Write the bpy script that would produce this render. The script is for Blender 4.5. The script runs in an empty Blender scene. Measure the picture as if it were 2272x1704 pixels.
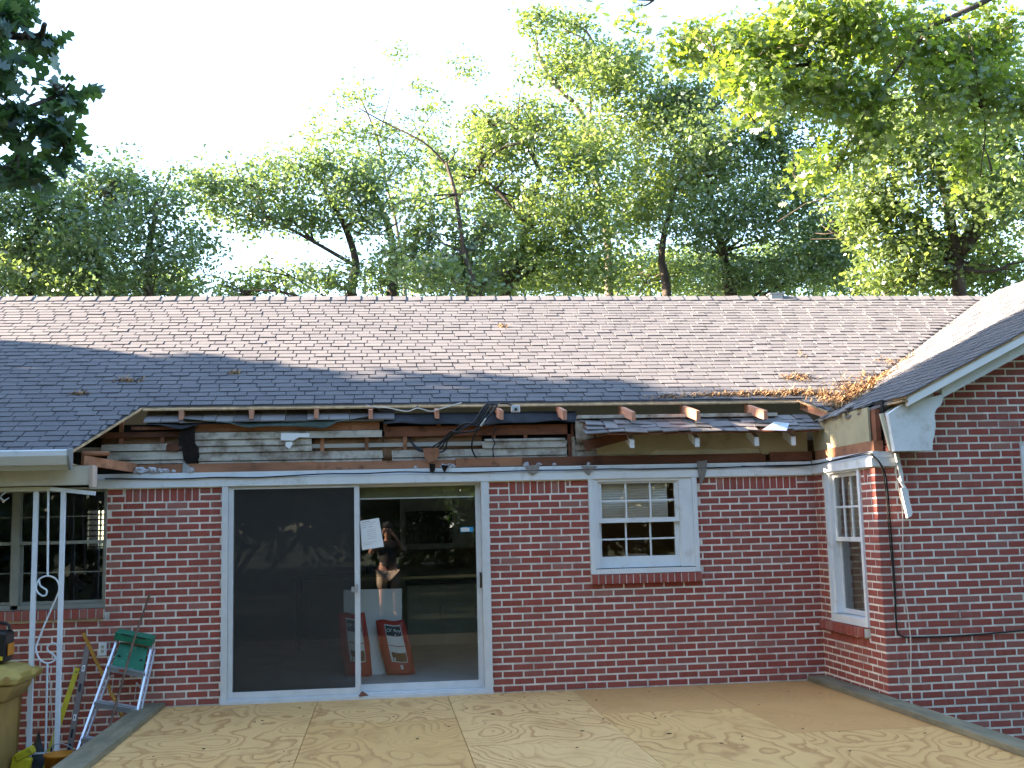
import bpy, bmesh, math, random
import numpy as np
from mathutils import Vector, Matrix
random.seed(7); RNG = np.random.default_rng(11)
scene = bpy.context.scene
COL = scene.collection
# ------------------------------------------------------------------ camera
CAM = Vector((0.0, -11.047, 1.579))
YAW, PITCH, ROLL = 0.1170, 0.1269, -0.0246
fw = Vector((math.sin(YAW)*math.cos(PITCH), math.cos(YAW)*math.cos(PITCH), math.sin(PITCH)))
rt0 = Vector((math.cos(YAW), -math.sin(YAW), 0)); up0 = rt0.cross(fw)
rt = rt0*math.cos(ROLL) + up0*math.sin(ROLL); up = -rt0*math.sin(ROLL) + up0*math.cos(ROLL)
cam = bpy.data.cameras.new('camera'); cam.lens = 39.474; cam.sensor_width = 36; cam.sensor_fit = 'HORIZONTAL'
cam.clip_start = 0.02; cam.clip_end = 3000
co = bpy.data.objects.new('camera', cam); COL.objects.link(co)
co.matrix_world = Matrix(((rt.x, up.x, -fw.x, CAM.x), (rt.y, up.y, -fw.y, CAM.y), (rt.z, up.z, -fw.z, CAM.z), (0, 0, 0, 1)))
scene.camera = co
# ------------------------------------------------------------------ sky, sun, exposure
SUN_EL, SUN_AZ = math.radians(22), math.radians(-85)      # azimuth clockwise from +Y
TOSUN = Vector((math.sin(SUN_AZ)*math.cos(SUN_EL), math.cos(SUN_AZ)*math.cos(SUN_EL), math.sin(SUN_EL)))
w = bpy.data.worlds.new('World'); scene.world = w; w.use_nodes = True
wn = w.node_tree.nodes; bg = wn['Background']
sk = wn.new('ShaderNodeTexSky'); sk.sky_type = 'NISHITA'; sk.sun_disc = False
sk.sun_elevation = SUN_EL; sk.sun_rotation = SUN_AZ; sk.air_density = 1.0; sk.dust_density = 0.7; sk.ozone_density = 1.0
w.node_tree.links.new(sk.outputs[0], bg.inputs[0]); bg.inputs[1].default_value = 0.085
sl = bpy.data.lights.new('sun', 'SUN'); sl.energy = 5.0; sl.angle = math.radians(0.5); sl.color = (1.0, 0.80, 0.61)
so = bpy.data.objects.new('sun', sl); COL.objects.link(so)
so.rotation_euler = TOSUN.to_track_quat('Z', 'Y').to_euler(); so.location = (-30, 3, 15)
vs = scene.view_settings; vs.view_transform = 'Standard'; vs.look = 'None'; vs.gamma = 1.0; vs.use_curve_mapping = False
vs.exposure = 3.45
scene.cycles.max_bounces = 8; scene.cycles.transparent_max_bounces = 12; scene.cycles.use_denoising = True

# ------------------------------------------------------------------ materials
MATS = {}
def nodes_of(name):
    m = bpy.data.materials.new(name); m.use_nodes = True; MATS[name] = m
    nt = m.node_tree; return m, nt, nt.nodes, nt.links, nt.nodes['Principled BSDF']
def mix_rgb(nt, fac, a, b, mode='MIX'):
    n = nt.nodes.new('ShaderNodeMix'); n.data_type = 'RGBA'; n.blend_type = mode
    for sock, v in ((n.inputs[0], fac), (n.inputs[6], a), (n.inputs[7], b)):
        if hasattr(v, 'links') or hasattr(v, 'is_output'): nt.links.new(v, sock)
        elif isinstance(v, (int, float)): sock.default_value = v
        else: sock.default_value = (*v[:3], 1)
    return n.outputs[2]
def math_n(nt, op, a, b=0.0, c=None):
    n = nt.nodes.new('ShaderNodeMath'); n.operation = op
    for i, v in enumerate((a, b) if c is None else (a, b, c)):
        if hasattr(v, 'is_output'): nt.links.new(v, n.inputs[i])
        else: n.inputs[i].default_value = v
    return n.outputs[0]
def noise(nt, scale, detail=3, rough=.55, vec=None, stretch=None):
    n = nt.nodes.new('ShaderNodeTexNoise'); n.inputs['Scale'].default_value = scale
    n.inputs['Detail'].default_value = detail; n.inputs['Roughness'].default_value = rough
    if vec is None: vec = nt.nodes.new('ShaderNodeNewGeometry').outputs['Position']
    if stretch:
        mp = nt.nodes.new('ShaderNodeMapping'); mp.inputs['Scale'].default_value = stretch
        nt.links.new(vec, mp.inputs['Vector']); vec = mp.outputs[0]
    nt.links.new(vec, n.inputs['Vector']); return n.outputs['Fac']
def ramp(nt, fac, stops):
    r = nt.nodes.new('ShaderNodeValToRGB'); e = r.color_ramp.elements
    while len(e) < len(stops): e.new(.5)
    for el, (p, c) in zip(e, stops):
        el.position = p; el.color = (*c, 1) if len(c) == 3 else c
    nt.links.new(fac, r.inputs[0]); return r.outputs[0]
def rnd(nt):
    """per piece random, for separate objects and for islands of one joined mesh alike"""
    a = nt.nodes.new('ShaderNodeObjectInfo').outputs['Random']
    b = nt.nodes.new('ShaderNodeNewGeometry').outputs['Random Per Island']
    return math_n(nt, 'FRACT', math_n(nt, 'ADD', math_n(nt, 'MULTIPLY', a, 7.31), b))
def bump(nt, h, p, strength=.3, dist=.01):
    b = nt.nodes.new('ShaderNodeBump'); b.inputs['Strength'].default_value = strength; b.inputs['Distance'].default_value = dist
    nt.links.new(h, b.inputs['Height']); nt.links.new(b.outputs[0], p.inputs['Normal'])
def mat(name, col, rough=.7, var=.12, nscale=6., stain=None, metal=0., spec=.3, isl=0., bmp=.15, bscale=60., stretch=None):
    m, nt, N, L, p = nodes_of(name)
    f = noise(nt, nscale, 4, .6, stretch=stretch)
    lo = tuple(max(0, c*(1-2*var)) for c in col); hi = tuple(c*(1+2*var) for c in col)
    c = ramp(nt, f, [(.25, lo), (.75, hi)])
    if isl:
        v = math_n(nt, 'MULTIPLY_ADD', rnd(nt), 2*isl, 1-isl)
        cc = N.new('ShaderNodeCombineColor')
        for i in range(3): L.new(v, cc.inputs[i])
        c = mix_rgb(nt, 1.0, c, cc.outputs[0], 'MULTIPLY')
    if stain:
        sc, scale, lo_, hi_ = stain
        s = ramp(nt, noise(nt, scale, 5, .65), [(lo_, (0, 0, 0)), (hi_, (1, 1, 1))])
        c = mix_rgb(nt, s, c, sc)
    L.new(c, p.inputs['Base Color']); p.inputs['Roughness'].default_value = rough; p.inputs['Metallic'].default_value = metal
    p.inputs['Specular IOR Level'].default_value = spec
    if bmp: bump(nt, noise(nt, bscale, 3, stretch=stretch), p, bmp)
    return m

def mat_brick():
    m, nt, N, L, p = nodes_of('brick')
    r = rnd(nt)
    c = ramp(nt, r, [(0, (.27, .060, .044)), (.3, (.305, .068, .050)), (.6, (.335, .076, .056)), (.85, (.285, .082, .066)), (.94, (.34, .15, .12)), (1, (.235, .064, .055))])
    f = noise(nt, 26, 4, .7)
    c = mix_rgb(nt, ramp(nt, f, [(.45, (0, 0, 0)), (.8, (.7, .7, .7))]), c, (.25, .095, .078))
    st = noise(nt, 9, 2, .5, stretch=(3, 3, .35))                    # vertical kiln streaks
    c = mix_rgb(nt, ramp(nt, st, [(.52, (0, 0, 0)), (.72, (.55, .55, .55))]), c, (.31, .13, .112))
    c = mix_rgb(nt, ramp(nt, noise(nt, 160, 2, .5), [(.66, (0, 0, 0)), (.74, (.6, .6, .6))]), c, (.10, .025, .02))
    c = mix_rgb(nt, ramp(nt, noise(nt, .9, 4, .6), [(.42, (0, 0, 0)), (.75, (.30, .30, .30))]), c, (.30, .135, .115))
    L.new(c, p.inputs['Base Color']); p.inputs['Roughness'].default_value = .82; p.inputs['Specular IOR Level'].default_value = .25
    bump(nt, noise(nt, 120, 4, .65), p, .35, .004)
mat_brick()
mat('mortar', (.76, .73, .655), .95, .10, 9, stain=((.30, .25, .23), 2.2, .5, .78), bmp=.5, bscale=220)
mat('white_paint', (.68, .71, .72), .5, .03, 4, stain=((.42, .40, .34), 5, .56, .82), bmp=.05)
mat('clean_white', (.78, .80, .80), .45, .02, 4, bmp=.03)
mat('aluminium_frame', (.60, .62, .63), .38, .04, 8, spec=.5, bmp=.04)
mat('dull_frame', (.24, .25, .22), .5, .06, 8, bmp=.04)
mat('cream_paint', (.52, .49, .36), .65, .08, 3, stain=((.25, .2, .12), 4, .6, .85), bmp=.08)
mat('beam_paint', (.60, .58, .50), .6, .05, 3, bmp=.05)
mat('cut_wood', (.52, .40, .32), .75, .1, 6, bmp=.15)
mat('beige_board', (.36, .32, .20), .75, .08, 3, stain=((.20, .16, .09), 5, .55, .8), bmp=.1)
mat('old_siding', (.44, .40, .33), .8, .14, 5, stain=((.15, .10, .06), 7, .46, .70), isl=.10, bmp=.25, stretch=(.35, 1, 2))
mat('dark_lumber', (.16, .062, .032), .85, .25, 5, stain=((.05, .022, .014), 6, .55, .75), isl=.15, bmp=.25, stretch=(.3, 1, 1))
mat('brown_lumber', (.30, .135, .07), .85, .2, 5, stain=((.10, .05, .03), 9, .56, .74), isl=.15, bmp=.25, stretch=(.3, 1, 1))
mat('fresh_lumber', (.50, .24, .15), .75, .12, 6, isl=.12, bmp=.15, stretch=(1, .3, 1))
mat('sheathing_edge', (.42, .28, .15), .8, .2, 14, bmp=.2)
mat('kraft', (.23, .12, .058), .6, .16, 5, stain=((.16, .085, .045), 4, .5, .8), bmp=.6, bscale=9)
mat('shingle_slot', (.045, .045, .05), .95, .2, 6, bmp=.2)
mat('black_felt', (.035, .037, .042), .75, .3, 4, bmp=.3, bscale=14)
mat('green_felt', (.060, .085, .070), .8, .2, 5, bmp=.3, bscale=14)
mat('rot', (.012, .008, .006), .95, .3, 12, bmp=.8, bscale=25)
mat('insulation', (.42, .42, .44), .95, .3, 30, bmp=.9, bscale=50)
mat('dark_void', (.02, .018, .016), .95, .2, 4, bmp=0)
mat('black_rubber', (.012, .012, .013), .45, .1, 8, spec=.4, bmp=0)
mat('white_wire', (.62, .58, .52), .5, .06, 9, bmp=0)
mat('grey_metal', (.42, .44, .46), .35, .1, 8, metal=.6, bmp=.05)
mat('bright_aluminium', (.66, .69, .74), .34, .06, 9, metal=.75, bmp=.05)
mat('treated_wood', (.19, .165, .105), .85, .18, 4, stain=((.12, .12, .08), 5, .5, .8), bmp=.3, stretch=(3, .5, 3))
mat('wrought_white', (.70, .76, .82), .5, .04, 8, stain=((.22, .12, .07), 14, .66, .75), bmp=.08)
mat('green_plastic', (.018, .17, .10), .5, .15, 8, stain=((.3, .33, .3), 16, .62, .75), bmp=.08)
mat('yellow_paint', (.55, .46, .02), .5, .12, 8, stain=((.2, .16, .03), 12, .6, .8), bmp=.08)
mat('orange_plastic', (.50, .19, .015), .5, .1, 8, bmp=.05)
mat('varnished_pole', (.42, .22, .04), .45, .12, 8, bmp=.05)
mat('rusty_steel', (.16, .105, .075), .6, .25, 14, metal=.4, bmp=.2)
mat('level_grey', (.20, .165, .145), .5, .1, 10, metal=.3, bmp=.05)
mat('bin_tan', (.34, .215, .065), .6, .1, 3, stain=((.2, .13, .05), 4, .55, .8), bmp=.06)
mat('bin_lid', (.42, .31, .09), .6, .1, 3, bmp=.06)
mat('cloth_blue', (.16, .22, .33), .9, .25, 7, bmp=.5, bscale=18)
mat('dark_cloth', (.05, .06, .06), .9, .3, 7, bmp=.5, bscale=18)
mat('red_bag', (.42, .028, .018), .35, .12, 6, spec=.5, bmp=.35, bscale=9)
mat('bag_panel', (.62, .62, .60), .4, .06, 8, bmp=.2, bscale=12)
mat('bag_black', (.012, .012, .014), .4, .1, 8, bmp=0)
mat('bag_food', (.16, .06, .02), .5, .5, 40, bmp=0)
mat('bag_yellow', (.6, .45, .03), .5, .1, 8, bmp=0)
mat('paper', (.78, .78, .76), .8, .02, 6, bmp=.05)
mat('ink', (.22, .23, .26), .8, .1, 40, bmp=0)
mat('sticker_blue', (.03, .30, .55), .5, .1, 20, bmp=0)
mat('room_wall', (.42, .40, .36), .85, .05, 2, bmp=.05)
mat('room_floor', (.42, .44, .46), .4, .08, 3, bmp=.03)
mat('cabinet', (.72, .72, .68), .6, .05, 3, bmp=.03)
mat('screen_black', (.008, .008, .009), .25, .1, 3, spec=.5, bmp=0)
mat('table_dark', (.035, .028, .025), .5, .2, 5, bmp=0)
mat('blue_cloth', (.02, .06, .25), .8, .2, 6, bmp=.2)
mat('blind_olive', (.16, .155, .085), .7, .08, 4, bmp=.1)
mat('scrap_felt', (.22, .20, .18), .9, .2, 8, bmp=.3)
mat('blind_slat', (.85, .85, .83), .5, .03, 5, bmp=0)
mat('curtain', (.60, .60, .57), .8, .05, 4, bmp=.1)
mat('skin', (.50, .28, .20), .55, .06, 8, bmp=.05)
mat('khaki', (.50, .40, .30), .85, .08, 6, bmp=.2)
mat('dark_shirt', (.05, .05, .05), .85, .15, 6, bmp=.2)
mat('bark', (.060, .047, .038), .95, .3, 7, bmp=.7, bscale=16, stretch=(1, 1, .3))
mat('pale_bark', (.14, .12, .10), .95, .25, 7, bmp=.6, bscale=16, stretch=(1, 1, .3))
mat('straw', (.36, .215, .10), .9, .35, 9, isl=.6, stain=((.12, .07, .035), 14, .48, .62), bmp=0)
mat('mulch', (.055, .042, .032), .95, .3, 6, bmp=.5, bscale=12)
mat('shadow_line', (.02, .02, .022), .9, .1, 5, bmp=0)

def mat_shingle(name, stops, moss=None):
    m, nt, N, L, p = nodes_of(name)
    c = ramp(nt, rnd(nt), stops)
    g = noise(nt, 420, 2, .6)
    c = mix_rgb(nt, ramp(nt, g, [(.35, (0, 0, 0)), (.75, (.55, .55, .55))]), c, (.245, .230, .228))
    c = mix_rgb(nt, ramp(nt, noise(nt, 1.3, 3, .6), [(.45, (0, 0, 0)), (.8, (.35, .35, .35))]), c, (.105, .10, .10))
    L.new(c, p.inputs['Base Color']); p.inputs['Roughness'].default_value = .92; p.inputs['Specular IOR Level'].default_value = .2
    bump(nt, g, p, .5, .003)
mat_shingle('shingle', [(0, (.100, .101, .110)), (.4, (.114, .114, .121)), (.8, (.127, .126, .131)), (1, (.092, .093, .103))])
mat_shingle('old_shingle', [(0, (.13, .12, .115)), (.5, (.21, .195, .185)), (.8, (.27, .25, .235)), (1, (.08, .075, .072))])

def mat_plywood(name, stops, lines):
    m, nt, N, L, p = nodes_of(name)
    geo = N.new('ShaderNodeNewGeometry').outputs['Position']
    oi = N.new('ShaderNodeObjectInfo').outputs['Random']
    off = N.new('ShaderNodeCombineXYZ'); L.new(math_n(nt, 'MULTIPLY', oi, 37.), off.inputs[0]); L.new(math_n(nt, 'MULTIPLY', oi, 91.), off.inputs[1])
    va = N.new('ShaderNodeVectorMath'); va.operation = 'ADD'; L.new(geo, va.inputs[0]); L.new(off.outputs[0], va.inputs[1])
    a = noise(nt, 1.25, 1.3, .5, va.outputs[0], (1.35, .75, 1))
    wob = noise(nt, 9, 3, .6, va.outputs[0], (1.2, .5, 1))
    h = math_n(nt, 'MULTIPLY_ADD', wob, .05, a)
    ph = math_n(nt, 'FRACT', math_n(nt, 'MULTIPLY', h, 17.))
    line = ramp(nt, ph, [(0, (0, 0, 0)), (.55, (.10, .10, .10)), (.84, (.9, .9, .9)), (.90, (1, 1, 1)), (.97, (.1, .1, .1)), (1, (0, 0, 0))])
    fade = ramp(nt, noise(nt, 1.1, 2, .5, va.outputs[0]), [(.34, (.3, .3, .3)), (.56, (1, 1, 1))])
    lf = mix_rgb(nt, 1.0, line, fade, 'MULTIPLY')
    tone = math_n(nt, 'FRACT', math_n(nt, 'MULTIPLY', oi, 5.7))
    base = ramp(nt, tone, stops); lf = mix_rgb(nt, 1.0, lf, (lines, lines, lines), 'MULTIPLY')
    c = mix_rgb(nt, lf, base, (.46, .22, .07))
    c = mix_rgb(nt, ramp(nt, noise(nt, 2.3, 3, .6, va.outputs[0], (1, .5, 1)), [(.52, (0, 0, 0)), (.74, (.55, .55, .55))]), c, (.46, .23, .07))
    fib = noise(nt, 55, 3, .6, va.outputs[0], (3, .12, 1))
    c = mix_rgb(nt, ramp(nt, fib, [(.4, (0, 0, 0)), (.7, (.22, .22, .22))]), c, (.44, .24, .09))
    kn = N.new('ShaderNodeTexVoronoi'); kn.inputs['Scale'].default_value = 1.3; L.new(va.outputs[0], kn.inputs['Vector'])
    c = mix_rgb(nt, ramp(nt, kn.outputs['Distance'], [(.012, (1, 1, 1)), (.03, (0, 0, 0))]), c, (.10, .04, .02))
    L.new(c, p.inputs['Base Color']); p.inputs['Roughness'].default_value = .72; p.inputs['Specular IOR Level'].default_value = .25
    bump(nt, fib, p, .12, .003)
mat_plywood('plywood', [(0, (.66, .37, .125)), (.3, (.71, .42, .16)), (.6, (.75, .455, .185)), (.85, (.71, .415, .15)), (1, (.64, .35, .115))], 1.0)
mat_plywood('plywood_smooth', [(0, (.56, .29, .10)), (.5, (.60, .32, .115)), (1, (.55, .275, .09))], .35)

def mat_glass(name, tint=(.80, .84, .82), boost=1.0):
    m, nt, N, L, p = nodes_of(name); N.remove(p)
    out = N['Material Output']
    tr = N.new('ShaderNodeBsdfTransparent'); tr.inputs[0].default_value = (*tint, 1)
    gl = N.new('ShaderNodeBsdfGlossy'); gl.inputs['Roughness'].default_value = .012; gl.inputs['Color'].default_value = (.95, .97, 1, 1)
    fr = N.new('ShaderNodeFresnel'); fr.inputs[0].default_value = 1.5
    f = math_n(nt, 'MINIMUM', math_n(nt, 'MULTIPLY', fr.outputs[0], 1.7*boost), 1.0)
    mx = N.new('ShaderNodeMixShader'); L.new(f, mx.inputs[0]); L.new(tr.outputs[0], mx.inputs[1]); L.new(gl.outputs[0], mx.inputs[2])
    L.new(mx.outputs[0], out.inputs[0])
mat_glass('glass', (.90, .93, .91)); mat_glass('tinted_glass', (.45, .48, .47))
def mat_screen():
    m, nt, N, L, p = nodes_of('insect_screen')
    p.inputs['Base Color'].default_value = (.036, .035, .034, 1); p.inputs['Roughness'].default_value = .7
    tr = N.new('ShaderNodeBsdfTransparent'); mx = N.new('ShaderNodeMixShader'); mx.inputs[0].default_value = .52
    L.new(tr.outputs[0], mx.inputs[1]); L.new(p.outputs[0], mx.inputs[2]); L.new(mx.outputs[0], N['Material Output'].inputs[0])
mat_screen()
def mat_leaf(name, cols, trans=.5, tcol=None):
    m, nt, N, L, p = nodes_of(name); N.remove(p)
    r = rnd(nt)
    c = ramp(nt, r, [(i/(len(cols)-1), k) for i, k in enumerate(cols)])
    d = N.new('ShaderNodeBsdfDiffuse'); t = N.new('ShaderNodeBsdfTranslucent'); g = N.new('ShaderNodeBsdfGlossy')
    g.inputs['Roughness'].default_value = .42; g.inputs[0].default_value = (.8, .9, 1, 1)
    L.new(c, d.inputs[0])
    tc = mix_rgb(nt, 1.0, c, tcol or (1.4, 1.5, .55), 'MULTIPLY'); L.new(tc, t.inputs[0])
    m1 = N.new('ShaderNodeMixShader'); m1.inputs[0].default_value = trans; L.new(d.outputs[0], m1.inputs[1]); L.new(t.outputs[0], m1.inputs[2])
    m2 = N.new('ShaderNodeMixShader'); m2.inputs[0].default_value = .07; L.new(m1.outputs[0], m2.inputs[1]); L.new(g.outputs[0], m2.inputs[2])
    L.new(m2.outputs[0], N['Material Output'].inputs[0])
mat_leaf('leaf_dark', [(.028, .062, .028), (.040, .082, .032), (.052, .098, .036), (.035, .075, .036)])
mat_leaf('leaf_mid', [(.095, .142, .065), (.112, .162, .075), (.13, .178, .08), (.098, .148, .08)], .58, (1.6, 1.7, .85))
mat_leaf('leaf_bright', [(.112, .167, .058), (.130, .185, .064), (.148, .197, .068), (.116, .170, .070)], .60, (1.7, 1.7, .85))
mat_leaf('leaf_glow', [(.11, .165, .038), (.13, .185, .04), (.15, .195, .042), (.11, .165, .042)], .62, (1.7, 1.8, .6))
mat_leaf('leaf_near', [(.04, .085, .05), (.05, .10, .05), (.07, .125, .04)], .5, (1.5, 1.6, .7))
def mat_grass():
    m, nt, N, L, p = nodes_of('lawn')
    c = ramp(nt, noise(nt, .6, 5, .65), [(.3, (.028, .042, .013)), (.55, (.042, .058, .018)), (.75, (.065, .062, .030))])
    c = mix_rgb(nt, ramp(nt, noise(nt, 30, 3, .7), [(.4, (0, 0, 0)), (.7, (.5, .5, .5))]), c, (.03, .045, .014))
    L.new(c, p.inputs['Base Color']); p.inputs['Roughness'].default_value = .95; bump(nt, noise(nt, 40, 4, .7), p, .8, .04)
mat_grass()
def mat_emit(name, col, s):
    m, nt, N, L, p = nodes_of(name)
    p.inputs['Base Color'].default_value = (.8, .75, .6, 1); p.inputs['Emission Color'].default_value = (*col, 1); p.inputs['Emission Strength'].default_value = s
mat_emit('lamp_glow', (1.0, .62, .22), 1.0)

# ------------------------------------------------------------------ object helpers
ORI = {}
def link(o, parent=None):
    COL.objects.link(o)
    if parent is not None: o.parent = parent
    return o
def tag(o, label, cat, group=None):
    o['label'] = label; o['category'] = cat
    if group: o['group'] = group
    return o
def thing(name, label, cat, loc=(0, 0, 0), group=None):
    o = bpy.data.objects.new(name, None); o.location = loc; o.empty_display_size = .1
    link(o); ORI[o.name] = Vector(loc); return tag(o, label, cat, group)
class MB:
    def __init__(s): s.v = []; s.f = []
    def quad(s, *p):
        n = len(s.v); s.v += [tuple(q) for q in p]; s.f.append(tuple(range(n, n+len(p)))); return s
    def hexa(s, p):               # 8 points: bottom ring 0-3 (ccw from above), top ring 4-7
        n = len(s.v); s.v += [tuple(q) for q in p]
        for f in ((0, 3, 2, 1), (4, 5, 6, 7), (0, 1, 5, 4), (1, 2, 6, 5), (2, 3, 7, 6), (3, 0, 4, 7)): s.f.append(tuple(n+i for i in f))
        return s
    def box(s, x0, x1, y0, y1, z0, z1):
        if x0 > x1: x0, x1 = x1, x0
        if y0 > y1: y0, y1 = y1, y0
        if z0 > z1: z0, z1 = z1, z0
        return s.hexa([(x0, y0, z0), (x1, y0, z0), (x1, y1, z0), (x0, y1, z0), (x0, y0, z1), (x1, y0, z1), (x1, y1, z1), (x0, y1, z1)])
    def beam(s, a, b, w, h, upv=(0, 0, 1)):    # rectangular bar from a to b
        a, b = Vector(a), Vector(b); d = (b-a).normalized(); x = d.cross(Vector(upv))
        if x.length < 1e-4: x = Vector((1, 0, 0))
        x.normalize(); u = x.cross(d).normalized(); x *= w/2; u *= h/2
        return s.hexa([a-x-u, a+x-u, b+x-u, b-x-u, a-x+u, a+x+u, b+x+u, b-x+u])
    def tube(s, pts, r, n=7, cap=True):
        pts = [Vector(p) for p in pts]; R = r if isinstance(r, (list, tuple)) else [r]*len(pts)
        base = len(s.v); ref = None
        for i, p in enumerate(pts):
            d = (pts[min(i+1, len(pts)-1)]-pts[max(i-1, 0)]).normalized()
            if ref is None:
                ref = d.cross(Vector((0, 0, 1)))
                if ref.length < .05: ref = d.cross(Vector((1, 0, 0)))
            ref = (ref - d*ref.dot(d)).normalized(); b = d.cross(ref)
            for k in range(n):
                a = 2*math.pi*k/n; s.v.append(tuple(p + (ref*math.cos(a)+b*math.sin(a))*R[i]))
        for i in range(len(pts)-1):
            for k in range(n):
                k2 = (k+1) % n; s.f.append((base+i*n+k, base+i*n+k2, base+(i+1)*n+k2, base+(i+1)*n+k))
        if cap:
            s.f.append(tuple(base+k for k in range(n-1, -1, -1))); e = base+(len(pts)-1)*n; s.f.append(tuple(e+k for k in range(n)))
        return s
    def prism(s, poly, axis, a, b):            # polygon in the other two axes extruded along axis from a to b
        n = len(poly); base = len(s.v)
        for t in (a, b):
            for p, q in poly:
                s.v.append((t, p, q) if axis == 'x' else (p, t, q) if axis == 'y' else (p, q, t))
        s.f.append(tuple(range(base, base+n))); s.f.append(tuple(range(base+2*n-1, base+n-1, -1)))
        for i in range(n):
            j = (i+1) % n; s.f.append((base+i, base+n+i, base+n+j, base+j))
        return s
    def build(s, name, m, parent=None, smooth=False):
        org = Vector((0, 0, 0))
        if parent is not None:
            org = ORI.get(parent.name, org)
        me = bpy.data.meshes.new(name); me.from_pydata([tuple(Vector(v)-org) for v in s.v], [], s.f)
        bm = bmesh.new(); bm.from_mesh(me); bmesh.ops.recalc_face_normals(bm, faces=bm.faces); bm.to_mesh(me); bm.free()
        me.materials.append(MATS[m]); o = bpy.data.objects.new(name, me); link(o, parent)
        if parent is not None: ORI[o.name] = org
        if smooth: me.polygons.foreach_set('use_smooth', [True]*len(me.polygons))
        return o
def smooth_path(pts, n=6):
    """Catmull-Rom through points"""
    P = [Vector(p) for p in pts]; P = [P[0]*2-P[1]] + P + [P[-1]*2-P[-2]]; out = []
    for i in range(1, len(P)-2):
        for k in range(n):
            t = k/n; a, b, c, d = P[i-1:i+3]
            out.append(.5*((2*b)+(c-a)*t+(2*a-5*b+4*c-d)*t*t+(3*b-a-3*c+d)*t**3))
    out.append(P[-2]); return out
def uneven(o, amt, seed=0):
    r = random.Random(seed)
    for v in o.data.vertices: v.co += Vector((r.uniform(-amt, amt), r.uniform(-amt, amt), r.uniform(-amt, amt)))
    return o

# ================================================================== ground
def ground_z(x, y):
    t = min(1, max(0, (-3.5-y)/6.0)); t = t*t*(3-2*t)
    return -0.68 + .55*t
def build_ground():
    xs = sorted(set([-900, -300, -100, -40, -25] + list(np.arange(-16, 17, 1.0)) + [25, 40, 100, 300, 900]))
    ys = sorted(set([-900, -300, -100, -60, -40, -30, -22] + list(np.arange(-16, 12, .75)) + [18, 30, 60, 120, 300, 900]))
    V = [(x, y, ground_z(x, y)+random.uniform(-.015, .015)) for y in ys for x in xs]; n = len(xs)
    F = [(j*n+i, j*n+i+1, (j+1)*n+i+1, (j+1)*n+i) for j in range(len(ys)-1) for i in range(n-1)]
    m = MB(); m.v = V; m.f = F; o = m.build('ground', 'lawn'); o['kind'] = 'structure'
    o['label'] = 'rough grass ground around the brick house'
build_ground()
mm = MB(); mm.box(-6.5, -2.27, -1.6, 0.02, -.72, -.625); o = mm.build('flower_bed', 'mulch'); o['kind'] = 'structure'; o['label'] = 'dark mulch strip along the wall below the window'

# ================================================================== house
C = 8/3*.0254; MOD = .2032; WD = 1.4286; XC = 4.37
house = thing('brick_house', 'red brick ranch house with its torn open eaves and shingle roof', 'house')
def RZ(y): return 2.653+.5*(y+.18)
def WZ(x, y): return 2.655+.49*(x-4.556)+.013*(y+.166)
RIDGE_Y, RIDGE_X = 3.84, 8.56

# --- mortar bodies with openings (rectangles split round the holes)
def wall_rects(s0, s1, z0, z1, holes):
    ss = sorted({s0, s1, *[h[i] for h in holes for i in (0, 1) if s0 < h[i] < s1]})
    out = []
    for a, b in zip(ss, ss[1:]):
        cuts = sorted([(max(z0, h[2]), min(z1, h[3])) for h in holes if h[0] <= a+1e-6 and h[1] >= b-1e-6])
        z = z0
        for c0, c1 in cuts:
            if c0 > z+1e-6: out.append((a, b, z, c0))
            z = max(z, c1)
        if z < z1-1e-6: out.append((a, b, z, z1))
    return out
DOOR = (-1.52, 1.04, -.08, 2.04); WIN = (2.035, 3.135, 1.0, 2.04); LWIN = (-4.35, -2.585, .83, 2.04)
SWIN = (.30, 1.13, .50, 2.05)          # side window, s = -Y
GWIN = (5.77, 6.75, .75, 2.21)
REC = .0045
def wall_y(y, thick, s0, s1, z0, z1, holes, name='wall'):
    m = MB()
    for a, b, c, d in wall_rects(s0, s1, z0, z1, holes): m.box(a, b, y+REC, y+thick, c, d)
    return m.build(name, 'mortar', house)
w_back = wall_y(0, .14, -9, XC+.02, -.75, 2.035, [DOOR, WIN, LWIN])
m = MB()
for a, b, c, d in wall_rects(-.13, WD-REC, -.75, 2.06, [SWIN]): m.box(XC+REC, XC+.14, -b, -a, c, d)
w_side = m.build('wall', 'mortar', house)
m = MB()
for a, b, c, d in wall_rects(XC+.145, 12.7, -.75, 2.3, [GWIN]): m.box(a, b, -WD+REC, -WD+.14, c, d)
m.prism([(XC+.145, 2.3), (12.7, 2.3), (12.7, WZ(4.556, -1.5)-.06), (RIDGE_X, WZ(RIDGE_X, -1.5)-.06), (4.7, WZ(4.7, -1.5)-.06), (XC+.145, 2.52)], 'y', -WD+REC, -WD+.14)
w_gable = m.build('wall', 'mortar', house)

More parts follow.
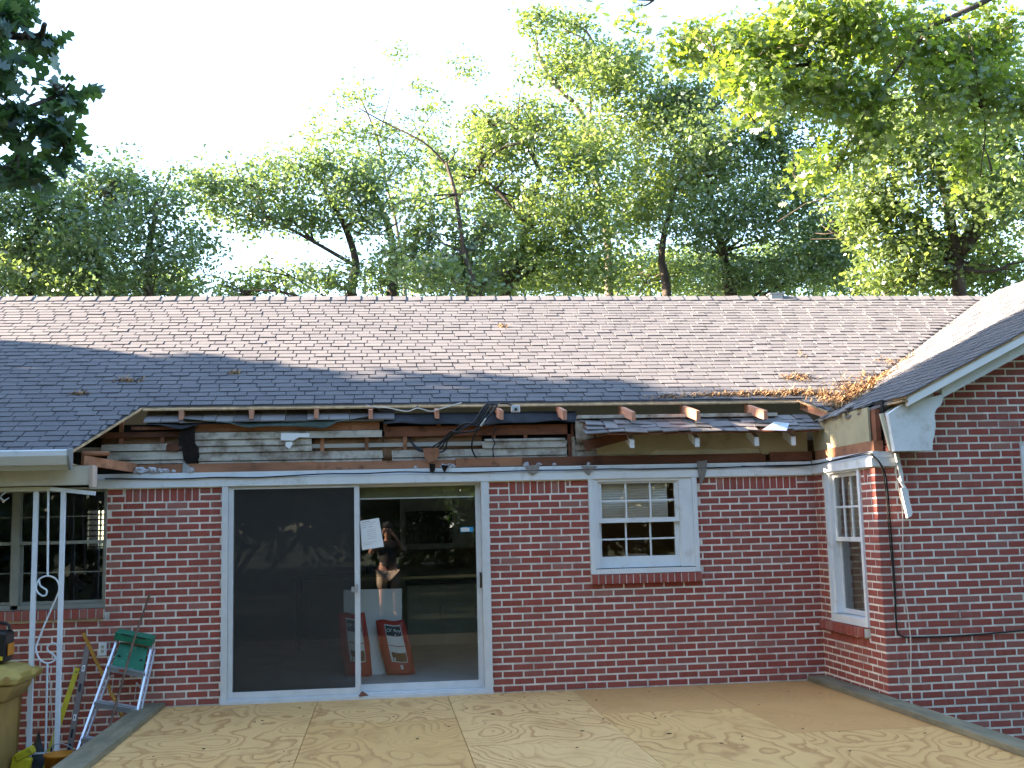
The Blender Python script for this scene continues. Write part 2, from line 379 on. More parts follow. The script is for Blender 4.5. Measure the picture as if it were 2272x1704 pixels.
# --- bricks
BRICKS = []     # (wall, pos of the front centre, rotz, length, height, depth)
def course(x0, x1, phase, z, holes, zh=C):
    """cut pieces of one course between x0 and x1"""
    res = []; n0 = math.floor((x0-phase)/MOD)-1
    for n in range(n0, n0+int((x1-x0)/MOD)+4):
        a, b = phase+n*MOD+.0078, phase+(n+1)*MOD-.0078
        segs = [(max(a, x0), min(b, x1))]
        for h in holes:
            if h[2] < z+zh*.5 < h[3]:
                ns = []
                for p, q in segs:
                    if q <= h[0] or p >= h[1]: ns.append((p, q))
                    else:
                        if p < h[0]: ns.append((p, h[0]-.003))
                        if q > h[1]: ns.append((h[1]+.003, q))
                segs = ns
        res += [(p, q) for p, q in segs if q-p > .028]
    return res
Z0 = 28*C                                 # joint line below the soldier course
def lay_back():
    sold = [(-2.42, -1.735, 10), (1.243, 1.808, 8), (3.35, 4.185, 12)]
    for k in range(-2, 38):
        z = Z0-(k+1)*C; par = k % 2
        for x0, x1, ph in ((-6.6, DOOR[0]-.004, -1.63), (DOOR[1]+.004, XC+.004, 1.243)):
            hs = [DOOR, WIN, LWIN]
            if k < 0: hs = hs+[(a-.004, b+.004, Z0-.01, 2.1) for a, b, n in sold]
            for p, q in course(x0, x1, ph+(MOD/2 if par else 0)+random.uniform(-.006, .006), z, hs):
                BRICKS.append((w_back, ((p+q)/2, 0, z+C/2), 0, q-p, C-.0168, .09))
    for a, b, n in sold:
        wd = (b-a)/n
        for i in range(n): BRICKS.append((w_back, (a+(i+.5)*wd, 0, Z0+.0675), 0, wd-.0105, 2*C-.0168, .09))
def lay_side_gable():
    for k in range(-2, 38):
        z = Z0-(k+1)*C; par = k % 2
        end = WD if par else WD-.0955-.010
        if not (k < 0):
            for p, q in course(.004, end+.0001, end+.0053-20*MOD, z, [SWIN]):
                BRICKS.append((w_side, (XC, -(p+q)/2, z+C/2), -math.pi/2, q-p, C-.0168, .0955))
        else:
            for p, q in ((.01, .10), (.11, .205), (1.132, 1.19), (1.275, end)):
                BRICKS.append((w_side, (XC, -(p+q)/2, z+C/2), -math.pi/2, q-p, C-.0168, .0955))
    BRICKS.append((w_side, (XC, -1.233, Z0+.0675), -math.pi/2, .058, 2*C-.0168, .0955))
    for k in range(-24, 38):
        z = Z0-(k+1)*C; par = k % 2
        x0 = XC if not par else XC+.0955+.010
        lim = XC if z < 2.03 else 4.50
        if z+C > 2.50: lim = 4.556+(z+C+.10-2.62)/.49
        for p, q in course(max(x0, lim), 7.6, x0-.0053, z, [GWIN]):
            BRICKS.append((w_gable, ((p+q)/2, -WD, z+C/2), 0, q-p, C-.0168, .0955))
    def sill(wl, n, s0, s1, z0, z1, proud, f):
        wd = (s1-s0)/n
        for i in range(n):
            BRICKS.append(f(wl, s0+(i+.5)*wd, (z0+z1)/2, wd-.010, z1-z0-.004, proud))
    fy = lambda wl, s, z, L, H, pr: (wl, (s, -pr, z), 0, L, H, .115+pr)
    fx = lambda wl, s, z, L, H, pr: (wl, (XC-pr, -s, z), -math.pi/2, L, H, .115+pr)
    for bx_ in ((w_back, 2.037, 3.144, -.036, .1, 1.004, 1.09), (w_back, -4.345, -2.59, -.036, .1, .834, .917), (w_side, XC-.04, XC+.05, -1.097, -.053, .51, .587), (w_gable, 5.775, 6.745, -WD-.03, -WD+.1, .664, .742)):
        mb_ = MB(); mb_.box(*bx_[1:]); mb_.build('sill_bed', 'mortar', bx_[0])
    sill(w_back, 16, 2.035, 3.146, 1.0, 1.098, .045, fy)
    sill(w_back, 24, -4.35, -2.585, .83, .925, .045, fy)
    sill(w_side, 13, .05, 1.10, .505, .595, .05, fx)
    sill(w_side, 13, .20, 1.10, .418, .495, .001, fx)
    sill(w_gable, 14, 5.77, 6.75, .66, .75, .04, lambda wl, s, z, L, H, pr: (wl, (s, -WD-pr, z), 0, L, H, .115+pr))
lay_back(); lay_side_gable()
# two unit brick shapes, front face chamfered and slightly uneven
def brick_mesh(i):
    r = random.Random(i); ch = .0035; L, H, D = 1, 1, 1
    me = MB()
    j = lambda a: r.uniform(-a, a)
    def ring(cx, cz, y): return [(-.5+cx, y, -.5+cz), (.5-cx, y, -.5+cz), (.5-cx, y, .5-cz), (-.5+cx, y, .5-cz)]
    A = [(x+j(.006), y+j(.01), z+j(.02)) for x, y, z in ring(.018, .055, 0)]
    B = [(x+j(.004), y, z+j(.012)) for x, y, z in ring(0, 0, .04)]; Bk = ring(0, 0, 1)
    me.v = A+B+Bk; me.f = [(0, 1, 2, 3)]
    for o in (0, 4):
        for k in range(4): me.f.append((o+k, o+4+k, o+4+(k+1) % 4, o+(k+1) % 4))
    return me
BM = [brick_mesh(i) for i in range(7)]
BMESH = []
for i, b in enumerate(BM):
    me = bpy.data.meshes.new('brick'); me.from_pydata(b.v, [], b.f)
    bm = bmesh.new(); bm.from_mesh(me); bmesh.ops.recalc_face_normals(bm, faces=bm.faces); bm.to_mesh(me); bm.free()
    me.materials.append(MATS['brick']); BMESH.append(me)
def px(p):
    q = Vector(p)-CAM; d = q.dot(fw)
    return 512+1024*39.474/36*q.dot(rt)/d, 384-1024*39.474/36*q.dot(up)/d, d
def in_frame(p, mrg=0):
    u, v, d = px(p); return d > 0 and -mrg < u < 1024+mrg and -mrg < v < 768+mrg
def score(b):
    w_, p, rz, L, H, D = b
    if not in_frame(p): return 0
    n = Vector((0, -1, 0)) if rz == 0 else Vector((-1, 0, 0)); q = CAM-Vector(p); d = q.length
    if rz == 0 and p[2] < -.02 and -2.25 < p[0] < 4.3: return 0
    if w_ is w_gable and p[2] < .0-.38*(p[0]-4.4): return 0
    if p[0] < -2.9: return 0
    return L*H*abs(n.dot(q/d))/d**2
order = sorted(range(len(BRICKS)), key=lambda i: -score(BRICKS[i])); top = set(order[:300])
rest = {}
for i, (wl, p, rz, L, H, D) in enumerate(BRICKS):
    k = i % 7; r = random.Random(i)
    M4 = Matrix.Translation(Vector(p)+Vector((0, r.uniform(-.0015, .0015), r.uniform(-.001, .001))) if rz == 0 else Vector(p)+Vector((r.uniform(-.0015, .0015), 0, r.uniform(-.001, .001)))) @ Matrix.Rotation(rz, 4, 'Z') @ Matrix.Rotation(r.uniform(-.004, .004), 4, 'Y') @ Matrix.Diagonal((L, D, H, 1))
    if i in top:
        o = bpy.data.objects.new('brick', BMESH[k]); link(o, wl); o.matrix_local = M4
    else:
        vs_, fs_ = rest.setdefault(wl.name, ([], []))
        n = len(vs_); vs_ += [tuple(M4 @ Vector(v)) for v in BM[k].v]; fs_ += [tuple(n+a for a in f) for f in BM[k].f]
for wl in (w_back, w_side, w_gable):
    if wl.name in rest:
        m = MB(); m.v, m.f = rest[wl.name]; o = m.build('bricks', 'brick', wl); o['kind'] = 'stuff'

# --- plain hidden house body: outer walls, ceilings, partitions
m = MB(); m.box(-9.1, -9, 0, 7.7, -.7, 2.6); m.box(8.4, 8.5, .02, 7.7, -.7, 2.4)
for a, b, c, d in wall_rects(-9, 8.4, -.7, 2.6, [(-4.06, -3.3, 1.40, 1.97)]): m.box(a, b, 5.2, 5.3, c, d)
m.box(-2.25, -2.15, .16, 5.2, -.1, 2.4); m.box(1.75, 1.83, .16, 3.6, -.1, 2.4); m.box(4.53, 8.4, .05, .13, -.7, 2.4)
m.build('partition_wall', 'room_wall', house)
m = MB(); m.box(-9, 8.4, .15, 5.2, 2.40, 2.44); m.build('ceiling', 'room_wall', house)
m = MB(); m.box(-9, 8.4, .13, 5.2, 0.0, .085); m.build('floor', 'room_floor', house)
m = MB(); m.box(-9, XC, .2, .24, 2.05, 2.66); m.build('void_backing', 'dark_void', house)  # near-black panel: the darkness of the attic void put into its colour

# --- roofs
def slab(poly, zf, t):
    m = MB(); n = len(poly); m.v = [(x, y, zf(x, y)) for x, y in poly]+[(x, y, zf(x, y)-t) for x, y in poly]
    m.f = [tuple(range(n)), tuple(range(2*n-1, n-1, -1))]+[(i, n+i, n+(i+1) % n, (i+1) % n) for i in range(n)]
    return m
VAL = (4.556, -.166)
CUT = [(-2.70, -.80), (-2.31, .16), (4.30, .16), (4.50, -.14)]
roof = slab([(-9.2, -.80)]+CUT+[VAL, (RIDGE_X, RIDGE_Y), (-9.2, RIDGE_Y)], lambda x, y: RZ(y)-.004, .018).build('roof', 'sheathing_edge', house)
m = slab([(-9.2, RIDGE_Y), (12.6, RIDGE_Y), (12.6, 8.2), (-9.2, 8.2)], lambda x, y: RZ(2*RIDGE_Y-y)-.004, .018); m.build('roof', 'shingle', house)
wroof = slab([VAL, (4.556, -1.76), (RIDGE_X, -1.76), (RIDGE_X, RIDGE_Y)], lambda x, y: WZ(x, y)-.004, .018).build('roof', 'sheathing_edge', house)
slab([(RIDGE_X, -1.76), (12.7, -1.76), (12.7, RIDGE_Y), (RIDGE_X, RIDGE_Y)], lambda x, y: WZ(2*RIDGE_X-x, y)-.004, .018).build('roof', 'shingle', house)
slab([(-9.18, -.79), (-2.71, -.79), (-2.325, .165), (4.31, .165), (4.51, -.13), VAL, (RIDGE_X, RIDGE_Y), (-9.18, RIDGE_Y)], lambda x, y: RZ(y)+.001, .003).build('underlay', 'shingle_slot', roof)
slab([VAL, (4.566, -1.75), (RIDGE_X, -1.75), (RIDGE_X, RIDGE_Y)], lambda x, y: WZ(x, y)+.001, .003).build('underlay', 'shingle_slot', wroof)
SHV = [(-.5, 0, 0), (.5, 0, 0), (.5, .150, -.004), (-.5, .150, -.004), (-.5, 0, .0100), (.5, 0, .0100), (.5, .150, .002), (-.5, .150, .002)]
SHF = [(0, 3, 2, 1), (4, 5, 6, 7), (0, 1, 5, 4), (1, 2, 6, 5), (2, 3, 7, 6), (3, 0, 4, 7)]
sme = bpy.data.meshes.new('shingle'); sme.from_pydata(SHV, [], SHF); sme.materials.append(MATS['shingle'])
def main_limits(y):
    """x range of the main slope for a course whose lower edge lies at y"""
    if y < .155: lo, hi = -9.1, -2.31+(y-.16)*(.39/.96)
    else: lo, hi = -9.1, VAL[0]+(y-VAL[1])+.02
    return lo, hi
ALT = [0]; SH = []; EXP = .127; CA = math.cos(math.atan(.5)); rr = random.Random(5)
rot_main = Matrix.Rotation(math.atan(.5), 4, 'X')
def shingle_row(lo, hi, off, put):
    x = lo-off
    while x < hi:
        wd = .195*rr.uniform(.95, 1.05); a, b = max(x, lo), min(x+wd, hi)
        if b-a > .03: put((a+b)/2, b-a-rr.uniform(.009, .015))
        x += wd
r = 0; y = -.835
while y < RIDGE_Y-.06:
    lo, hi = main_limits(y+.005)
    def put(xc, L, y=y):
        SH.append((roof, Matrix.Translation((xc, y, RZ(y)+rr.uniform(-.001, .003))) @ rot_main @ Matrix.Rotation(rr.uniform(-.006, .006), 4, 'Z') @ Matrix.Diagonal((L, 1, (.85, 1.25)[ALT[0] % 2]*rr.uniform(.85, 1.15), 1)))); ALT[0] += 1
    shingle_row(lo, hi, (r*.074+.11*(r//5 % 2)+rr.uniform(-.012, .012)) % .195, put)
    if y < .155 and y > -.16:
        shingle_row(4.30+(.16-y)*.62, VAL[0]+(y-VAL[1])+.02, .05, put)
    y += EXP*CA; r += 1
wa = math.atan(.49); ey = Vector((math.cos(wa), 0, math.sin(wa))); nz = Vector((-math.sin(wa), 0, math.cos(wa))); ex = Vector((0, -1, 0))
rot_wing = Matrix(((ex.x, ey.x, nz.x, 0), (ex.y, ey.y, nz.y, 0), (ex.z, ey.z, nz.z, 0), (0, 0, 0, 1)))
r = 0; x = 4.54
while x < RIDGE_X-.05:
    hi = VAL[1]+(x-VAL[0])-.01
    def put(yc, L, x=x):
        SH.append((wroof, Matrix.Translation((x, yc, WZ(x, yc)+rr.uniform(-.001, .003))) @ rot_wing @ Matrix.Diagonal((L, 1, rr.uniform(.8, 1.3), 1))))
    shingle_row(-1.775, hi, (r*.074+.11*(r//5 % 2)+rr.uniform(-.012, .012)) % .195, put)
    x += EXP*math.cos(wa); r += 1
def sscore(s):
    p = s[1].translation
    if not in_frame(p): return 0
    nrm = (s[1].to_3x3() @ Vector((0, 0, 1))).normalized(); q = CAM-p; d = q.length
    return max(0, nrm.dot(q/d))*s[1].to_scale()[0]/d**2
so_ = sorted(range(len(SH)), key=lambda i: -sscore(SH[i])); st = set(so_[:300]); rest = {}
for i, (pr, M4) in enumerate(SH):
    if i in st:
        o = bpy.data.objects.new('shingle', sme); link(o, pr); o.matrix_local = M4
    else:
        vs_, fs_ = rest.setdefault(pr.name, ([], [])); n = len(vs_)
        vs_ += [tuple(M4 @ Vector(v)) for v in SHV]; fs_ += [tuple(n+a for a in f) for f in SHF]
for pr in (roof, wroof):
    m = MB(); m.v, m.f = rest[pr.name]; o = m.build('shingles', 'shingle', pr); o['kind'] = 'stuff'
capm = MB()
def cap_mesh():
    v = []
    for xx, h in ((0, .0), (.24, .012)):
        v += [(xx, -.14, -.07+h), (xx, 0, .012+h), (xx, .14, -.07+h), (xx, -.14, -.085+h), (xx, 0, -.003+h), (xx, .14, -.085+h)]
    f = [(0, 1, 7, 6), (1, 2, 8, 7), (3, 9, 10, 4), (4, 10, 11, 5), (0, 6, 9, 3), (2, 5, 11, 8), (0, 3, 4, 1), (1, 4, 5, 2), (6, 7, 10, 9), (7, 8, 11, 10)]
    me = bpy.data.meshes.new('ridge_cap'); me.from_pydata(v, [], f); me.materials.append(MATS['shingle']); return me
cme = cap_mesh()
for i in range(int((RIDGE_X+8.9)/.2)):
    o = bpy.data.objects.new('ridge_cap', cme); link(o, roof); o.location = (-8.9+i*.2+rr.uniform(-.004, .004), RIDGE_Y, RZ(RIDGE_Y)+.012+rr.uniform(-.003, .004)); o.rotation_euler = (0, 0, rr.uniform(-.012, .012))
for i in range(26):
    yv = -1.78+i*.2
    o = bpy.data.objects.new('ridge_cap', cme); link(o, wroof); o.location = (RIDGE_X, yv, WZ(RIDGE_X, yv)+.012); o.rotation_euler = (0, 0, math.pi/2)
m = MB(); m.box(5.40, 5.56, RIDGE_Y-.08, RIDGE_Y+.02, RZ(RIDGE_Y)-.02, RZ(RIDGE_Y)+.045); m.box(5.37, 5.59, RIDGE_Y-.10, RIDGE_Y+.04, RZ(RIDGE_Y)+.045, RZ(RIDGE_Y)+.058); m.build('roof_vent', 'grey_metal', house)

# --- rafters sticking out of the cut roof edge
RAF = [(-1.951, .08), (-1.282, .07), (-.656, .06), (-.125, -.02), (.526, -.06), (1.148, -.16), (1.769, -.22), (2.422, -.36), (3.068, -.36), (3.753, -.36)]
for x, ye in RAF:
    za, zb = RZ(.16)-.022, RZ(.16)-.022+(ye-.16)*.26
    m = MB(); m.hexa([(x, ye, zb-.09), (x+.04, ye, zb-.09), (x+.04, .24, za-.10), (x, .24, za-.10), (x, ye, zb), (x+.04, ye, zb), (x+.04, .24, za-.006), (x, .24, za-.006)])
    o = uneven(m.build('rafter', 'fresh_lumber', house), .003, int(x*100))
m = MB(); m.beam((4.36, .20, RZ(.16)-.055), (4.53, -.13, RZ(-.14)-.045), .02, .085); m.build('rafter', 'fresh_lumber', house)
m = MB(); m.hexa([(-2.30, .13, 2.785), (4.30, .13, 2.785), (4.30, .155, 2.785), (-2.30, .155, 2.785), (-2.30, .13, 2.798), (4.30, .13, 2.798), (4.30, .155, 2.811), (-2.30, .155, 2.811)]); m.build('sheathing_board', 'sheathing_edge', house)

# --- the opened band above the brick
def lap(x0, x1, z0, z1, y=.10, mt='old_siding', name='siding_board', seed=None):
    m = MB(); j = random.Random(seed or int((x0+z0)*1000)); e = lambda: j.uniform(-.012, .012)
    m.hexa([(x0+e(), y, z0), (x1+e(), y, z0), (x1+e(), y+.03, z0), (x0+e(), y+.03, z0), (x0+e(), y+.016, z1), (x1+e(), y+.016, z1), (x1, y+.03, z1), (x0, y+.03, z1)])
    return m.build(name, mt, house)
for b in [(-2.68, -2.05, 2.398, 2.464), (-2.62, -1.90, 2.31, 2.390), (-2.62, -1.88, 2.272, 2.304), (-1.80, .006, 2.497, 2.566), (-1.80, -.685, 2.434, 2.493),
          (-1.80, -.685, 2.371, 2.430), (-1.77, .004, 2.288, 2.365), (-1.76, .003, 2.256, 2.284), (.105, 1.85, 2.291, 2.362), (.105, 1.85, 2.258, 2.287),
          (1.0, 1.85, 2.366, 2.435), (1.02, 1.84, 2.438, 2.462), (1.94, 2.2, 2.262, 2.325), (1.94, 2.18, 2.330, 2.40), (1.95, 2.06, 2.405, 2.60)]: lap(*b)
def part(name, mt, *bx, parent=house):
    m = MB(); m.box(*bx); return m.build(name, mt, parent)
part('wall_plate', 'brown_lumber', -2.36, -.62, .055, .15, 2.176, 2.262); part('wall_plate', 'brown_lumber', -.617, .72, .06, .15, 2.178, 2.258)
part('wall_plate', 'brown_lumber', .724, 1.385, .03, .15, 2.182, 2.268); part('wall_plate', 'dark_lumber', 1.388, 3.90, .06, .15, 2.182, 2.268)
part('wall_plate', 'dark_lumber', 3.93, 4.375, .02, .15, 2.185, 2.275)
part('header_beam', 'brown_lumber', -1.83, -.02, .13, .19, 2.572, 2.648); part('header_beam', 'dark_lumber', .03, 1.90, .13, .19, 2.50, 2.60)
part('header_beam', 'dark_lumber', -2.72, -1.83, .125, .18, 2.53, 2.582); part('header_beam', 'dark_lumber', -2.4, -1.86, .10, .16, 2.60, 2.63)
for x, z0, z1 in ((-.60, 2.36, 2.50), (-.165, 2.36, 2.50), (.213, 2.36, 2.505), (-2.13, 2.46, 2.53), (.55, 2.58, 2.66), (.02, 2.56, 2.66), (1.10, 2.46, 2.51), (1.42, 2.46, 2.51), (-2.52, 2.46, 2.7)):
    part('stud', 'brown_lumber', x, x+.036, .135, .19, z0, z1)
part('corner_board', 'dark_lumber', 1.865, 1.93, .13, .19, 2.26, 2.60); part('corner_board', 'old_siding', 1.905, 1.935, .095, .13, 2.262, 2.47)
def sheet(name, mt, x0, x1, z0, z1, y, amp, seed, nx=12, nz=4, parent=house, bottom=None, lean=0):
    rs = random.Random(seed); m = MB()
    ph = [rs.uniform(0, 6) for _ in range(4)]
    for j in range(nz+1):
        for i in range(nx+1):
            t, s = i/nx, j/nz; zb = z0 + (bottom(t) if bottom else 0); x = x0+(x1-x0)*t; z = zb+(z1-zb)*s
            d = amp*(math.sin(ph[0]+t*7+s*2)+.6*math.sin(ph[1]+t*15-s*5)+.4*math.sin(ph[2]+s*9+t*3))
            m.v.append((x, y+d+lean*s, z))
    for j in range(nz):
        for i in range(nx):
            a = j*(nx+1)+i; m.f.append((a, a+1, a+nx+2, a+nx+1))
    o = m.build(name, mt, parent, True); md = o.modifiers.new('t', 'SOLIDIFY'); md.thickness = .003; return o
sheet('insulation_facing', 'kraft', -.68, .0, 2.36, 2.50, .165, .006, 1); sheet('insulation_facing', 'kraft', .0, .36, 2.26, 2.51, .17, .008, 2)
sheet('insulation_facing', 'kraft', .30, 1.0, 2.36, 2.52, .172, .006, 3); sheet('insulation_facing', 'kraft', -2.7, -1.85, 2.45, 2.55, .178, .005, 4)
bot = [(0, .10), (.25, .05), (.34, .0), (.41, .016), (.55, .013), (.66, .003), (.77, -.02), (.81, .04), (1, .10)]
def interp(tb):
    return lambda t: float(np.interp(t, [a for a, b in tb], [b for a, b in tb]))
sheet('felt_flap', 'green_felt', -1.905, -.125, 2.600, 2.682, .05, .010, 5, 28, 4, bottom=interp(bot), lean=.07)
sheet('felt_flap', 'black_felt', .02, 1.97, 2.612, 2.74, .07, .008, 6, 28, 4, bottom=lambda t: .014*math.sin(9*t+.4)+.008*math.sin(23*t), lean=.13)
sheet('felt_flap', 'black_felt', -2.25, -1.35, 2.645, 2.668, .06, .008, 7, 14, 2, bottom=lambda t: -.05*math.exp(-((t-.35)/.13)**2), lean=.05)
# old shingles still lying in the gap
rs = random.Random(3); x = -2.28
while x < .05:
    wd = rs.uniform(.13, .26); m = MB(); zt = rs.uniform(-.008, .008)
    m.hexa([(x, .07, 2.664+zt), (x+wd-.006, .07, 2.664+zt), (x+wd-.006, .30, 2.79), (x, .30, 2.79), (x, .07, 2.676+zt), (x+wd-.006, .07, 2.676+zt), (x+wd-.006, .30, 2.802), (x, .30, 2.802)])
    m.build('old_shingle', 'old_shingle', house); x += wd
m = MB(); m.prism([(-1.98, 2.66), (-1.93, 2.60), (-1.96, 2.50), (-1.92, 2.42), (-1.90, 2.30), (-1.86, 2.255), (-1.79, 2.25), (-1.755, 2.33), (-1.765, 2.42), (-1.80, 2.47), (-1.80, 2.62), (-1.86, 2.68)], 'y', .085, .12)
m.build('rotten_wood', 'rot', house)
m = MB(); m.prism([(-2.06, 2.46), (-1.98, 2.47), (-1.93, 2.41), (-1.97, 2.385), (-2.07, 2.40)], 'y', .088, .12); m.build('rotten_wood', 'dark_lumber', house)
m = MB(); m.prism([(-1.895, 2.28), (-1.80, 2.205), (-1.79, 2.175), (-1.90, 2.175)], 'y', .02, .04); m.build('flashing', 'grey_metal', house)
for pl in ([(-.975, 2.545), (-.70, 2.542), (-.705, 2.50), (-.80, 2.505), (-.86, 2.472), (-.98, 2.477)], [(-.93, 2.46), (-.87, 2.462), (-.865, 2.435), (-.895, 2.39), (-.935, 2.42)]):
    m = MB(); m.prism(pl, 'y', .082, .092); m.build('torn_panel', 'clean_white', house)
# old eave left on the right-hand part
part('ledge_board', 'old_siding', 1.95, 4.02, -.01, .07, 2.642, 2.676)
for x in (2.43, 3.09, 3.70, 4.08):
    m = MB(); m.hexa([(x, -.20, 2.325), (x+.045, -.20, 2.325), (x+.045, .1, 2.45), (x, .1, 2.45), (x, -.20, 2.412), (x+.045, -.20, 2.412), (x+.045, .1, 2.56), (x, .1, 2.56)]); m.build('rafter_tail', 'white_paint', house)
m = MB(); m.hexa([(2.0, -.255, 2.452), (4.35, -.255, 2.452), (4.35, .1, 2.63), (2.0, .1, 2.63), (2.0, -.255, 2.468), (4.35, -.255, 2.468), (4.35, .1, 2.646), (2.0, .1, 2.646)])
eave = m.build('old_eave', 'dark_lumber', house)
def old_rows(parent, x0, x1, rows, yf, zf, rot, seed):
    rs = random.Random(seed)
    for r_ in range(rows):
        x = x0+rs.uniform(-.04, .03)
        while x < x1:
            wd = rs.uniform(.10, .24); yb = yf+r_*.085+rs.uniform(-.016, .012)
            if rs.random() > .07:
                M4 = Matrix.Translation((x+wd/2, yb, zf+(yb-yf)*.5+.017+rs.uniform(0, .012))) @ Matrix.Rotation(rot+rs.uniform(-.10, .06), 4, 'X') @ Matrix.Rotation(rs.uniform(-.10, .10), 4, 'Z') @ Matrix.Rotation(rs.uniform(-.05, .05), 4, 'Y') @ Matrix.Diagonal((wd-.006, rs.uniform(.7, 1.05), rs.uniform(.7, 1.3), 1))
                o = bpy.data.objects.new('old_shingle', osm); link(o, parent); o.matrix_local = M4
            x += wd
osm = bpy.data.meshes.new('old_shingle'); osm.from_pydata(SHV, [], SHF); osm.materials.append(MATS['old_shingle'])
old_rows(eave, 2.0, 4.36, 4, -.27, 2.452, math.atan(.5), 8)
m = MB(); m.prism([(2.14, 2.50), (4.34, 2.50), (4.34, 2.26), (3.85, 2.26), (3.83, 2.31), (3.7, 2.33), (3.5, 2.315), (3.3, 2.325), (3.05, 2.315), (2.75, 2.32), (2.70, 2.285), (2.6, 2.275), (2.5, 2.295), (2.4, 2.28), (2.3, 2.288), (2.22, 2.278), (2.14, 2.285)], 'y', .045, .06); m.build('frieze_board', 'beige_board', house)
part('frieze_board', 'cream_paint', 2.2, 4.0, .075, .09, 2.255, 2.34)
m = MB(); m.beam((2.0, -.05, 2.36), (2.42, -.10, 2.462), .10, .018, (0, -1, .3)); m.build('broken_plank', 'dark_lumber', house)
m = MB(); m.prism([(1.93, 2.62), (2.05, 2.62), (2.12, 2.45), (2.02, 2.43), (1.93, 2.44)], 'y', .0, .02); m.build('verge_board', 'old_siding', house)
m = MB(); m.quad((3.75, -.29, 2.475), (4.0, -.30, 2.462), (4.06, -.22, 2.545), (3.92, -.17, 2.565)); o = m.build('flashing', 'bright_aluminium', house); o.modifiers.new('t', 'SOLIDIFY').thickness = .004
# fascia boards above the brick, round the corner
part('fascia_board', 'white_paint', -2.74, 4.335, -.034, .012, 2.035, 2.115); part('fascia_board', 'white_paint', -2.74, 4.345, -.012, .05, 2.118, 2.172)
part('fascia_board', 'white_paint', 4.335, 4.372, -1.463, -.036, 2.040, 2.118); part('fascia_board', 'white_paint', 4.352, 4.41, -1.45, -.02, 2.121, 2.176)
part('fascia_board', 'white_paint', 4.374, 4.56, -1.463, -1.425, 2.040, 2.118); part('fascia_board', 'white_paint', 4.412, 4.56, -1.45, -1.41, 2.121, 2.172)
# wing side band
part('wall_plate', 'brown_lumber', 4.392, 4.48, -1.405, -.02, 2.179, 2.272); part('frieze_board', 'beige_board', 4.40, 4.42, -1.305, .03, 2.275, 2.585)
part('stud', 'dark_lumber', 4.425, 4.47, -1.40, -1.31, 2.275, 2.56); part('void_backing', 'dark_void', 4.50, 4.52, -1.4, .0, 2.2, 2.64)  # the near-black panel stands in for unlit space behind the stud
m = MB(); m.box(4.52, 4.60, -1.75, -1.45, 2.585, 2.60); m.build('sheathing_board', 'sheathing_edge', house)
m = MB(); m.beam((4.40, -1.58, 2.50), (4.47, -1.58, 2.17), .03, .03, (0, 1, 0)); m.build('trim_strip', 'cream_paint', house)
rs = random.Random(21)
for i in range(26):
    yv = -.10-i*.042
    M4 = Matrix.Translation((4.39+rs.uniform(-.04, .04), yv, 2.555+.0018*i+rs.uniform(-.012, .022))) @ rot_wing @ Matrix.Rotation(rs.uniform(-.5, .5), 4, 'Z') @ Matrix.Rotation(rs.uniform(-.3, .2), 4, 'X') @ Matrix.Diagonal((rs.uniform(.07, .16), rs.uniform(.7, 1.2), 1, 1))
    o = bpy.data.objects.new('old_shingle', osm); link(o, house); o.matrix_local = M4
slab([(4.556, -.18), (4.44, -.19), (4.40, -.30), (4.425, -.42), (4.385, -.55), (4.42, -.72), (4.375, -.86), (4.415, -1.0), (4.39, -1.12), (4.44, -1.2), (4.50, -1.36), (4.53, -1.44), (4.556, -1.5)], lambda x, y: WZ(x, y)-.012, .02).build('torn_eave', 'old_shingle', house)
# rake boards and cornice return
def rake(name, mt, x0, x1, dz0, dz1, y0, y1, yref=-1.76):
    m = MB(); m.hexa([(x0, y0, WZ(x0, yref)+dz0), (x1, y0, WZ(x1, yref)+dz0), (x1, y1, WZ(x1, yref)+dz0), (x0, y1, WZ(x0, yref)+dz0), (x0, y0, WZ(x0, yref)+dz1), (x1, y0, WZ(x1, yref)+dz1), (x1, y1, WZ(x1, yref)+dz1), (x0, y1, WZ(x0, yref)+dz1)])
    return m.build(name, mt, house)
rake('rake_board', 'clean_white', 4.575, RIDGE_X, -.095, -.022, -1.752, -1.70)
rake('rake_board', 'white_paint', 4.94, RIDGE_X, -.20, -.097, -1.66, -1.60)
rake('soffit', 'cream_paint', 4.60, RIDGE_X, -.110, -.098, -1.70, -WD)
RET = [(4.428, 2.488), (4.467, 2.159), (4.813, 2.159), (4.82, 2.230), (4.848, 2.319), (4.859, 2.40), (4.855, 2.482), (4.876, 2.522), (4.918, 2.556), (4.939, 2.59), (4.945, 2.655), (4.573, 2.575)]
m = MB(); m.prism(RET, 'y', -1.66, -1.60); m.build('cornice_return', 'white_paint', house)
part('cornice_block', 'dark_lumber', 4.50, 4.80, -1.598, -WD, 2.17, 2.5)
m = MB(); m.prism([(4.545, 2.15), (4.575, 2.15), (4.605, 1.97), (4.605, 1.90), (4.585, 1.90), (4.572, 1.98)], 'y', -1.50, -1.47); m.prism([(4.575, 1.84), (4.62, 1.85), (4.645, 1.72), (4.665, 1.62), (4.65, 1.59), (4.615, 1.575), (4.595, 1.70)], 'y', -1.51, -1.475)
m.prism([(4.572, 1.93), (4.60, 1.93), (4.66, 1.80), (4.65, 1.66), (4.62, 1.83)], 'y', -1.468, -1.45); m.build('hanging_trim', 'white_paint', house)
